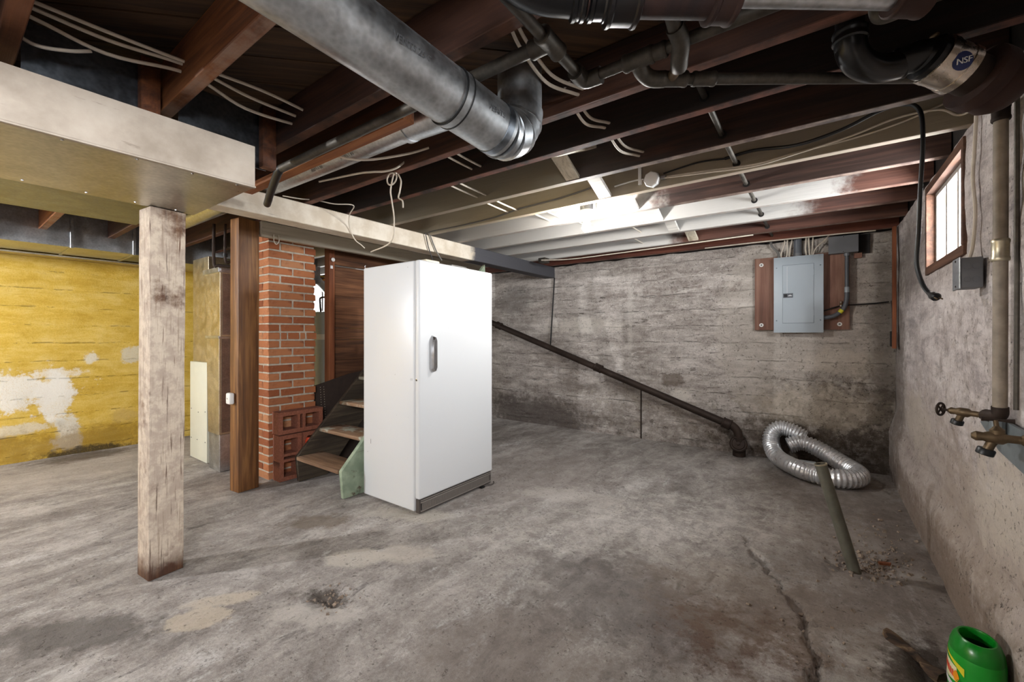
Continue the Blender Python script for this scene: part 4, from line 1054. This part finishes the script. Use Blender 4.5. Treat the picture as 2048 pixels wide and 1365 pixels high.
# diagonal waste pipe on the back wall
e = thing('waste_pipe', 'dark iron waste pipe sloping down the back wall to a cleanout', 'pipe', (-.7, 5.0, 0))
a, b = Vector((-4.0, 4.975, 1.45)), Vector((-.80, 4.975, .318)); d5 = (b - a).normalized()
MB().tube([a, b], .04, 20).build('pipe', M['iron'], e)
fit(e, (-2.27, 4.985, .84), d5, .054, .09, 'iron'); fit(e, (-3.86, 4.985, 1.40), d5, .054, .08, 'iron'); fit(e, b, d5, .057, .08, 'iron')
MB().tube([b, b + d5 * .06, b + Vector((.10, 0, -.07)), b + Vector((.118, -.01, -.14))], .042, 20, 5).build('elbow', M['iron'], e)
MB().tube([b + Vector((.118, -.01, -.13)), b + Vector((.118, -.012, -.318))], .062, 20).build('hub', M['iron'], e)
c5 = b + Vector((.118, -.05, -.19))
MB().lathe([(.075, -.03), (.084, -.015), (.084, .012), (.074, .02), (.062, .02), (.056, .027), (.016, .027), (.016, .045), (.0, .045)], c5, (.1, -1, .45), 24, False).build('cleanout_plug', M['iron'], e)
tag(MB().tube([(-1.757, 5.085, .004), (-1.757, 5.085, .67)], .008, 8).build('wall_rod', M['iron']), 'thin upright iron rod against the back wall below the sloping pipe', 'rod')
tag(MB().tube([(-3.03, 5.08, 1.12), (-2.965, 5.08, 2.05)], .009, 8).build('wall_rod', M['iron_black']), 'thin dark rod from the beam end down to the sloping waste pipe', 'rod')

# ------------------------------------------------------------------ floor things
fp = [(-.245, 4.90, .185), (-.14, 4.925, .225), (-.01, 4.89, .19), (.105, 4.81, .14), (.215, 4.69, .10), (.265, 4.56, .085), (.22, 4.435, .082), (.09, 4.37, .082), (-.06, 4.41, .082), (-.20, 4.55, .082), (-.325, 4.77, .09), (-.385, 4.91, .15), (-.395, 4.975, .25), (-.335, 5.005, .325), (-.235, 5.01, .315), (-.12, 5.01, .26)]
e = thing('flexible_foil_duct', 'silver crinkled flexible duct lying in a loop on the floor in the corner', 'flexible duct', (-.05, 4.7, 0))
MB().tube(fp, .07, 28, 20, True, False, lambda i, m: .068 + (.0075 if i % 4 < 2 else -.005) + .003 * mn.noise((i * .9, 3, 0))).build('foil_hose', M['foil'], e, angle=180, jitter=.0025)
e = thing('vent_hood', 'small pale grey vent hood box inside the loop of foil duct', 'vent hood', (-.13, 4.74, 0))
BX(-.155, -.03, 4.69, 4.78, .0, .095).build('box', M['tank'], e, .004, 2); BX(-.16, -.025, 4.682, 4.69, .082, .10).build('flange', M['white_plastic'], e)
e = thing('stand_pipe', 'grey-green metal pipe stub leaning up out of a hole in the floor', 'pipe', (.15, 2.93, 0))
mb = MB(); b0, b1 = Vector((.158, 2.935, -.05)), Vector((.003, 2.93, .532))
mb.tube([b0, b1], .0295, 24, caps=False); mb.tube([b1, b1 + (b0 - b1) * .35], .0255, 24, caps=False)
ax = (b1 - b0).normalized()
mb.lathe([(.0255, 0), (.0295, 0)], b1, ax, 24, False)
mb.build('pipe', metal_mat('verdigris pipe', '6d6b5f', .6, .4, 18, '4d4032', .3, False), e)
MB().lathe([(.031, -.004), (.031, .004), (.0255, .004), (.0255, -.004)], b1, ax, 24, False).build('rim', M['duct_tan'], e)
# rubble round the stand pipe: small stones nobody could count
mb = MB(); random.seed(3)
for i in range(420):
    if i < 260: x, y = random.gauss(.22, .09), random.gauss(3.05, .10)
    elif i < 330: x, y = random.gauss(.34, .10), random.gauss(3.5, .25)
    elif i < 380: x, y = random.gauss(-1.9, .06), random.gauss(1.13, .04)
    else: x, y = random.gauss(-.05, .10), random.gauss(2.2, .2)
    if x > .48 or math.hypot(x - .158, y - 2.935) < .035: continue
    s_ = random.uniform(.002, .007) * (1.5 if random.random() < .12 else 1)
    R = rotm((x, y, floor_h(x, y) + s_ * .3), random.random() * 3, random.random() * 3, random.random() * 3)
    mb.box(-s_, s_ * random.uniform(.5, 1.3), -s_, s_ * random.uniform(.5, 1.2), -s_ * .6, s_ * random.uniform(.3, .8), R)
o = mb.build('rubble', M['debris'], None, origin=(0, 0, 0)); tag(o, 'crumbs of broken concrete strewn round the leaning pipe stub', 'rubble', None, 'stuff')
tag(MB().prism([(-.03, -.008), (.02, -.012), (.032, .0), (.0, .01), (-.028, .008)], lambda a, b, s: rotm((.285, 3.06, .004), 0, 0, .5) @ Vector((a, b, (.0, .012)[s]))).build('wood_chip', M['stud_brown']), 'reddish wood chip lying in the rubble by the pipe stub', 'wood chip')
o = MB()
for i in range(9):
    t = i / 8
    o.v += [tuple(rotm((.30, 2.27, -.004), 0, 0, -.95) @ Vector(((t - .5) * .24, .036 * math.cos(a) * (.6 + .4 * math.sin(t * 9)), .022 * math.sin(a) * (.7 + .5 * math.cos(t * 13))))) for a in [2 * PI * k / 8 for k in range(8)]]
o.f = [(i * 8 + k, i * 8 + (k + 1) % 8, (i + 1) * 8 + (k + 1) % 8, (i + 1) * 8 + k) for i in range(8) for k in range(8)] + [tuple(range(8)), tuple(64 + k for k in range(8))]; o.sm = [True] * len(o.f)
tag(o.build('rotten_timber', M['dusty_timber'], None, jitter=.009), 'dark rotten splinter of timber sunk in the floor near the green tub', 'timber')

# green tub
JX, JY = .43, 2.09; KX, KZ = .84, .95
e = thing('plastic_tub', 'open green plastic detergent tub standing on the floor by the right wall', 'tub', (JX, JY, 0))
def oval(rx, ry, z, n=40): return [(JX + KX * rx * math.cos(2 * PI * k / n), JY + KX * 1.08 * ry * math.sin(2 * PI * k / n), KZ * z) for k in range(n)]
def shell(prof, close=True):
    mb = MB(); n = 40; vs = []
    for (rx, ry, z) in prof: vs += oval(rx, ry, z)
    fs = [(i * n + k, i * n + (k + 1) % n, (i + 1) * n + (k + 1) % n, (i + 1) * n + k) for i in range(len(prof) - 1) for k in range(n)]
    mb.add(vs, fs, True)
    return mb
mb = shell([(.001, .001, .003), (.075, .088, .002), (.082, .096, .015), (.083, .098, .10), (.080, .094, .178), (.078, .092, .186)]); mb.build('body', M['green_plastic'], e)
shell([(.0785, .0925, .184), (.076, .090, .205), (.068, .081, .226), (.060, .072, .236), (.056, .067, .239), (.051, .061, .238), (.049, .059, .232), (.05, .06, .20)]).build('neck_ring', M['green_dark'], e)
shell([(.05, .06, .20), (.074, .088, .17), (.074, .088, .012), (.001, .001, .008)]).build('inner_wall', M['green_dark'], e)
def lab(name, mat, pts, k=1.012):
    """patch of print wrapped on the tub: pts = (angle in degrees, height)"""
    mb = MB(); pv = []
    for (a, z) in pts:
        t = math.radians(a); r = k * (1 - .035 * max(0, (z - .10) / .08))
        pv.append((JX + KX * .083 * r * math.cos(t), JY + KX * 1.08 * .098 * r * math.sin(t), KZ * z))
    mb.add(pv, [tuple(range(len(pts)))]); return mb.build(name, M[mat], e)
def strip(name, mat, lo, hi, a0, a1, k=1.012, n=10):
    mb = MB(); vs = []
    for i in range(n + 1):
        t = i / n; a = math.radians(a0 + (a1 - a0) * t)
        for z in (lo(t), hi(t)):
            r = k * (1 - .035 * max(0, (z - .10) / .08)); vs.append((JX + KX * .083 * r * math.cos(a), JY + KX * 1.08 * .098 * r * math.sin(a), KZ * z))
    mb.add(vs, [(2 * i, 2 * i + 2, 2 * i + 3, 2 * i + 1) for i in range(n)], True); return mb.build(name, M[mat], e)
strip('label_field', 'lab_pale', lambda t: .075 + .01 * t, lambda t: .155 - .02 * t, 150, 215, 1.010)
strip('label_swoosh', 'lab_yellow', lambda t: .165 - .045 * t * t, lambda t: .178 - .03 * t, 150, 232, 1.014)
strip('label_band', 'lab_white', lambda t: .070 - .035 * t, lambda t: .088 - .03 * t, 150, 250, 1.016)
strip('label_fruit', 'lab_orange', lambda t: .105 - .02 * math.sin(t * PI), lambda t: .105 + .02 * math.sin(t * PI), 205, 222, 1.018)
strip('label_leaf', 'green_dark', lambda t: .085 - .015 * math.sin(t * PI), lambda t: .085 + .018 * math.sin(t * PI), 212, 236, 1.017)
for i, (a, z) in enumerate(((168, .125), (176, .121), (183, .118), (190, .114), (197, .111), (204, .109))):
    lab('label_letter', 'lab_red', [(a - 3, z - .012), (a + 2.6, z - .014), (a + 3, z + .006), (a + 1, z + .012), (a - 2, z + .010)], 1.018)

# ------------------------------------------------------------------ right wall things
e = thing('outlet_box', 'grey metal outlet box on the right wall below a white cable', 'outlet box', (.52, 2.58, 1.43))
BX(.478, .545, 2.55, 2.655, 1.45, 1.578).build('housing', M['box_grey'], e, .006, 2)
BX(.473, .479, 2.545, 2.66, 1.446, 1.582).build('cover_plate', M['galv'], e, .003, 1)
for xx in (.497, .524):
    for z_ in (1.485, 1.54):
        MB().lathe([(.0115, 0), (.0115, .0012), (.010, .0012), (.010, .0004), (.0, .0004)], (xx, 2.5495, z_), (0, -1, 0), 20, False).build('knockout', M['box_grey'], e)
for z_ in (1.46, 1.568): MB().lathe([(.005, 0), (.004, .003)], (.473, 2.60, z_), (-1, 0, 0), 8).build('screw', M['chrome'], e)
tag(MB().tube([(.535, 2.60, 2.22), (.532, 2.615, 2.05), (.530, 2.63, 1.92), (.532, 2.605, 1.78), (.530, 2.63, 1.64), (.515, 2.61, 1.578)], .0065, 8, 6).build('wall_cable', M['cable_white']), 'white cable running down the right wall into the grey outlet box', 'cable')
e = thing('supply_pipe', 'upright tan-painted pipe on the right wall leading down to the taps', 'pipe', (.5, 2.03, 1.0))
MB().tube([(.512, 2.205, 2.06), (.512, 2.215, .985)], .019, 16).build('pipe', M['galv_pipe'] if False else plain('tan painted pipe', '8f8375', .6, 0, .3, 18), e)
fit(e, (.512, 2.21, 1.55), (0, 0, 1), .024, .07, 'duct_tan'); fit(e, (.512, 2.205, 2.03), (0, 0, 1), .025, .05, 'iron')
MB().tube([(.512, 2.215, 1.0), (.512, 2.22, .972), (.50, 2.24, .962), (.492, 2.27, .960)], .022, 14, 4).build('elbow', M['iron'], e)
MB().tube([(.537, 2.155, 2.1), (.538, 2.16, 1.45), (.534, 2.15, 1.0)], .007, 8, 5).build('side_line', M['galv_pipe'], e)
def hose_bib(label, base, d, mat, wheel, scale=1.):
    e = thing('hose_bib', label, 'tap', base)
    b = Vector(base); d = Vector(d).normalized(); z = Vector((0, 0, 1)); s = scale
    MB().lathe([(.013 * s, 0), (.016 * s, .004), (.016 * s, .02 * s), (.012 * s, .024 * s), (.012 * s, .05 * s), (.019 * s, .06 * s), (.019 * s, .085 * s), (.013 * s, .10 * s), (.015 * s, .115 * s), (.008 * s, .125 * s)], b, d, 16).build('body', M[mat], e)
    sp = b + d * .072 * s
    MB().tube([sp, sp + d * .012 * s - z * .02 * s, sp + d * .02 * s - z * .042 * s], .012 * s, 12).build('spout', M[mat], e)
    MB().lathe([(.019 * s, 0), (.021 * s, .003), (.021 * s, .018 * s), (.019 * s, .02 * s)], sp + d * .02 * s - z * .036 * s, -z + d * .3, 18).build('hose_cap', M['black_rubber'], e)
    if wheel:
        st = b + d * .115 * s
        MB().tube([st, st + d * .035 * s], .005 * s, 8).build('stem', M['iron'], e)
        c = st + d * .036 * s; u = d.cross(z).normalized()
        h = MB().tube([c + (u * math.cos(a) + z * math.sin(a)) * .026 * s for a in [2 * PI * k / 24 for k in range(24)]], .005 * s, 8, 0, False, True).build('wheel', M['iron'], e)
        for k in range(4):
            a = PI / 4 + k * PI / 2; MB().tube([c, c + (u * math.cos(a) + z * math.sin(a)) * .026 * s], .0035 * s, 6).build('spoke', M['iron'], h)
    else:
        st = b + d * .07 * s
        MB().lathe([(.017 * s, 0), (.017 * s, .012 * s), (.011 * s, .018 * s), (.006 * s, .024 * s), (.006 * s, .042 * s)], st + z * .012 * s, z + d * .1, 12).build('bonnet', M[mat], e)
        t = st + z * .054 * s; MB().tube([t - d * .034 * s, t - d * .01 * s, t + d * .01 * s, t + d * .034 * s], .005 * s, 8, 0, True, False, lambda i, m: (.007, .004, .004, .007)[i] * s).build('tee_handle', M['iron'], e)
    return e
hose_bib('dark brass tap with a round wheel at the foot of the upright pipe', (.495, 2.275, .957), (-.8, .6, .02), 'brass', True, .9)
hose_bib('brass tap with a T-shaped handle and black hose cap, below the wheel tap', (.53, 1.99, .925), (-1, .10, .0), 'brass', False, 1.05)
tag(MB().prism([(2.52, .90), (2.30, .95), (1.7, .93), (1.7, .82), (2.0, .80), (2.30, .83)], lambda a, b, s: ((.528, .538)[s], a, b)).build('metal_patch', M['patch']), 'dull grey sheet-metal patch on the right wall behind the taps', 'metal sheet')
tag(MB().lathe([(.02, 0), (.02, .06)], (.506, 2.215, .89), (0, 0, 1), 10).build('pipe_stub', M['patch']), 'short grey pipe stub against the metal patch between the taps', 'pipe')
e = thing('power_cord', 'black power cord looped over a joist with its plug hanging by the window', 'cord', (.35, 2.45, 1.4))
MB().tube([(-.45, 2.735, 2.285), (-.30, 2.72, 2.29), (-.10, 2.66, 2.245), (.08, 2.62, 2.255), (.22, 2.585, 2.29), (.30, 2.56, 2.285), (.345, 2.50, 2.22), (.352, 2.47, 2.08), (.345, 2.475, 1.88), (.34, 2.485, 1.68), (.335, 2.49, 1.56), (.35, 2.47, 1.47), (.365, 2.43, 1.425)], .0085, 10, 7).build('cable', M['black_rubber'], e)
pd = Vector((.25, -.8, -.35)).normalized()
pl = MB().lathe([(.009, 0), (.011, .02), (.017, .03), (.017, .05), (.012, .055)], (.365, 2.43, 1.425), pd, 12).build('plug', M['black_rubber'], e)
for q in (-.008, .008):
    b0 = Vector((.365, 2.43, 1.425)) + pd * .055 + pd.cross(Vector((0, 0, 1))).normalized() * q
    MB().tube([b0, b0 + pd * .02], .0028, 6).build('prong', M['brass'], pl)

# ------------------------------------------------------------------ lamp holders and bulbs
def bulb(base, mat, lab1, lab2, holder=True):
    x, y, z = base
    e = thing('lamp_holder', lab1, 'lamp holder', (x, y, z + .12), 'bare bulb lamps')
    zt = z + .125
    MB().lathe([(.05, 0), (.05, .055)], (x, y, zt), n=24).build('ceiling_box', M['box_grey'], e)
    MB().lathe([(.058, 0), (.064, .004), (.062, .012), (.05, .016)], (x, y, zt - .015), n=28).build('porcelain_plate', M['ceramic'], e)
    MB().lathe([(.026, 0), (.028, .02), (.032, .045)], (x, y, zt - .055), n=20).build('porcelain_socket', M['ceramic'], e)
    BX(x + .075, x + .085, y - .01, y + .01, zt - .01, 2.3).build('bracket', M['galv'], e); BX(x - .05, x + .085, y - .012, y + .012, zt + .05, zt + .058).build('strap', M['galv'], e)
    b = MB().lathe([(.012, .09), (.013, .07), (.014, .055), (.022, .04), (.031, .018), (.034, 0), (.031, -.017), (.022, -.029), (.01, -.034), (.0, -.0345)], (x, y, z), n=24, caps=False).build('light_bulb', mat)
    tag(b, lab2, 'light bulb', 'lit bare bulbs')
    return e
bulb(BULB_A, M['bulb_a'], 'white porcelain lamp holder under the whitewashed joists', 'lit bare white bulb hanging under the whitewashed joists')
bulb(BULB_B, M['bulb_b'], 'porcelain lamp holder in the rear of the basement, out of the picture', 'lit bare bulb in the rear of the basement, out of the picture')
# junction boxes
e = thing('junction_box', 'round white-painted junction box on the ochre joist before the bulb', 'junction box', (-.86, 2.71, 2.2))
MB().lathe([(.048, 0), (.05, .004), (.05, .04), (.046, .046)], (-.87, 2.749, 2.255), (0, -1, -.15), 8).build('box', M['white_plastic'], e)
MB().lathe([(.042, .0), (.042, .003)], (-.87, 2.703, 2.248), (0, -1, -.15), 8).build('cover', M['white_plastic'], e)
BX(-.815, -.785, 2.72, 2.745, 2.24, 2.262).build('cable_clamp', M['galv'], e, .002, 1)
BX(-.965, -.945, 2.735, 2.749, 2.24, 2.36).build('strap', M['white_plastic'], e)
e = thing('junction_box', 'small dark metal junction box at the end of the main beam', 'junction box', (-2.75, 4.3, 2.15))
BX(-2.80, -2.70, 4.40, 4.505, 2.145, 2.205).build('box', M['galv_pipe'], e, .006, 2)

# ------------------------------------------------------------------ loose wiring
def cable(name, pts, r, mat, label, group=None, sp=7, cat='cable'):
    tag(MB().tube(pts, r, 8, sp).build(name, M[mat]), label, cat, group)
NM = 'white cables over the trunk duct'
cable('nm_cable', [(-2.03, -.25, 2.30), (-2.03, .15, 2.315), (-1.99, .37, 2.30), (-1.965, .6, 2.30), (-1.95, .85, 2.31), (-1.95, 1.08, 2.30)], .0065, 'cable_white', 'white cable, uppermost strand of the bundle through the brown joists', NM)
cable('nm_cable', [(-2.06, -.25, 2.275), (-2.06, .15, 2.282), (-2.045, .37, 2.25), (-2.0, .6, 2.275), (-2.04, .82, 2.248), (-2.05, 1.08, 2.275)], .0065, 'cable_white', 'white cable sagging lowest in the bundle through the brown joists', NM)
cable('nm_cable', [(-2.05, -.25, 2.30), (-2.05, .15, 2.305), (-2.015, .37, 2.285), (-1.985, .6, 2.298), (-2.0, .82, 2.285), (-2.02, 1.08, 2.298)], .0065, 'cable_white', 'white cable in the middle of the bundle through the brown joists', NM)
cable('nm_cable', [(-2.12, .12, 2.27), (-2.125, .20, 2.225), (-2.105, .28, 2.235), (-2.09, .34, 2.26)], .006, 'cable_white', 'short drooping white cable by the brown joist end', NM)
cable('hung_wire', [(-2.60, 1.475, 2.24), (-2.2, 1.475, 2.20), (-2.05, 1.47, 2.175), (-1.97, 1.50, 2.17), (-1.92, 1.54, 2.19), (-1.90, 1.6, 2.25)], .006, 'cable_white', 'pale cable draped round the small galvanised duct')
cable('hung_wire', [(-2.10, 1.25, 2.25), (-2.04, 1.27, 2.19), (-1.95, 1.38, 2.19), (-1.78, 1.50, 2.22), (-1.70, 1.58, 2.26)], .006, 'cable_white', 'pale cable passing below the small galvanised duct into a joist')
# curl of white wire hanging from the brown joist
cx, cy, cz = -1.99, 1.57, 2.15
pts = [(cx - .0, 1.62, 2.195)] + [(cx + .034 * math.cos(a), cy - .012 * math.sin(a * .5), cz + .034 * math.sin(a)) for a in [PI / 2 + k * .7 for k in range(10)]]
pts += [(cx - .03, cy + .01, cz - .05), (-2.06, 1.62, 2.05), (-2.14, 1.70, 1.96), (-2.30, 1.80, 1.87)]
cable('hung_wire', [(cx, 1.60, 2.195)] + pts[1:] + [(-2.88, 2.07, 1.92), (-2.945, 2.13, 1.94)], .0045, 'cable_white', 'white wire curled in a ring under the brown joist and dropping to the beam', None, 5)
cable('hung_wire', [(cx + .048, cy, cz + .02), (cx + .062, cy + .01, cz - .02), (cx + .04, cy + .02, cz - .07), (cx + .015, cy + .03, cz - .10), (cx + .05, cy + .03, cz - .125), (cx + .055, cy + .03, cz - .165)], .0045, 'cable_white', 'loose wavy tail of white wire beside the curled ring', None, 5)
cable('hung_wire', [(-2.965, 1.42, 2.205), (-2.93, 1.52, 2.205), (-2.90, 1.62, 2.215), (-2.80, 1.70, 2.19), (-2.72, 1.80, 2.19), (-2.86, 1.86, 2.16), (-2.955, 1.92, 2.10), (-2.96, 1.97, 2.01), (-2.96, 2.03, 1.975), (-2.96, 2.06, 1.955)], .004, 'cable_white', 'thin white wire looping over the cream beam and down its face', None, 6)
cable('hung_wire', [(-3.70, 1.70, 2.10), (-3.695, 1.70, 2.04), (-3.695, 1.72, 2.02), (-3.695, 1.74, 2.05), (-3.70, 1.74, 2.10)], .004, 'cable_white', 'small white wire loop hanging before the top of the chimney', None, 6)
cable('old_cord', [(-2.96, 2.92, 1.98), (-2.955, 2.84, 2.06), (-2.955, 2.77, 2.18), (-2.93, 2.74, 2.215), (-2.6, 2.742, 2.215), (-2.2, 2.742, 2.225), (-1.9, 2.742, 2.255), (-1.55, 2.742, 2.268), (-1.25, 2.742, 2.30)], .006, 'cable_grey', 'old grey cord along the ochre joist and down over the cream beam', None, 6)
cable('old_cord', [(-2.955, 2.80, 1.96), (-2.955, 2.74, 2.08), (-2.95, 2.70, 2.20)], .0045, 'iron_black', 'short dark wire beside the old cord on the beam', None, 6)
cable('joist_cable', [(-.79, 2.725, 2.244), (-.55, 2.729, 2.225), (-.30, 2.729, 2.205), (-.1, 2.729, 2.225), (.12, 2.729, 2.255), (.30, 2.729, 2.295), (.44, 2.729, 2.29), (.50, 2.735, 2.25), (.53, 2.70, 2.24), (.538, 2.60, 2.235)], .0055, 'cable_white', 'white cable running from the round junction box along the joist to the right wall')
cable('joist_cable', [(-.79, 2.743, 2.258), (-.55, 2.743, 2.24), (-.30, 2.742, 2.22), (-.1, 2.742, 2.235), (.12, 2.742, 2.245), (.32, 2.742, 2.275), (.50, 2.742, 2.33)], .005, 'cable_white', 'second pale cable along the same joist, straighter and ending at the rim')
cable('joist_cable', [(-1.13, 2.742, 2.265), (-1.0, 2.742, 2.275), (-.93, 2.738, 2.27)], .0055, 'white_plastic', 'short white-painted cable end beside the round junction box')
cable('joist_cable', [(-.80, 2.73, 2.275), (-.6, 2.74, 2.30), (-.45, 2.735, 2.285)], .005, 'iron_black', 'short black cable from the round junction box to the power cord')
cable('joist_cable', [(-2.74, 4.38, 2.17), (-2.4, 4.45, 2.155), (-1.9, 4.47, 2.16), (-1.2, 4.48, 2.172), (-.5, 4.49, 2.185)], .006, 'cable_white', 'white cable sagging under the last joists towards the small dark junction box')
cable('joist_cable', [(-1.0, 4.90, 2.19), (-.5, 4.92, 2.195), (.1, 4.93, 2.19), (.4, 4.94, 2.185)], .006, 'cable_white', 'white cable along the joist above the breaker panel')
CR = 'pale cables passing through bored joists'
for (x, y0, y1, lb) in ((-.85, 1.24, 1.58, 'pair of pale cables dipping before the dark joist near the pipe elbow'), (-.87, 1.66, 1.92, 'pale cable stub dipping in front of the near-black joist'), (-.85, 2.0, 2.32, 'pale cable bowed in front of the darkened ochre joist')):
    cable('bored_cable', [(x, y0 - .08, 2.30), (x - .01, y0, 2.27), (x - .01, (y0 + y1) / 2, 2.235), (x + .03, y1 - .03, 2.245), (x + .05, y1 + .02, 2.25)], .0065, 'cable_white', lb, CR)
    cable('bored_cable', [(x + .02, y0 - .08, 2.318), (x + .012, y0, 2.290), (x + .012, (y0 + y1) / 2, 2.257), (x + .052, y1 - .03, 2.262), (x + .072, y1 + .02, 2.268)], .0065, 'cable_white', 'companion of the ' + lb.replace('pair of ', ''), CR)
RODS = [(-1.62, 1.62, 1.91, 'brown joist by the duct elbow'), (-1.69, 1.62, 1.91, 'brown joist, farther from the elbow'), (-1.92, 1.95, 2.32, 'ochre joist, stair side'), (-2.0, 1.95, 2.32, 'ochre joist, next to its twin'), (-1.95, 2.36, 2.755, 'second ochre joist'), (-2.04, 2.36, 2.755, 'second ochre joist, next to its twin'),
        (-1.78, 2.79, 3.16, 'whitewashed joist behind the bulb'), (-1.90, 2.79, 3.16, 'whitewashed joist, next to its twin'), (-1.72, 3.20, 3.58, 'second whitewashed joist'), (-1.4, 3.62, 4.03, 'third whitewashed joist'), (-1.55, 4.06, 4.52, 'last white joist')]
for x, a, b, lb in RODS:
    cable('bored_cable', [(x, a - .02, 2.262), (x + .005, (a + b) / 2, 2.25), (x + .01, b, 2.245)], .006, 'cable_white', 'short white cable poking through the ' + lb, CR)
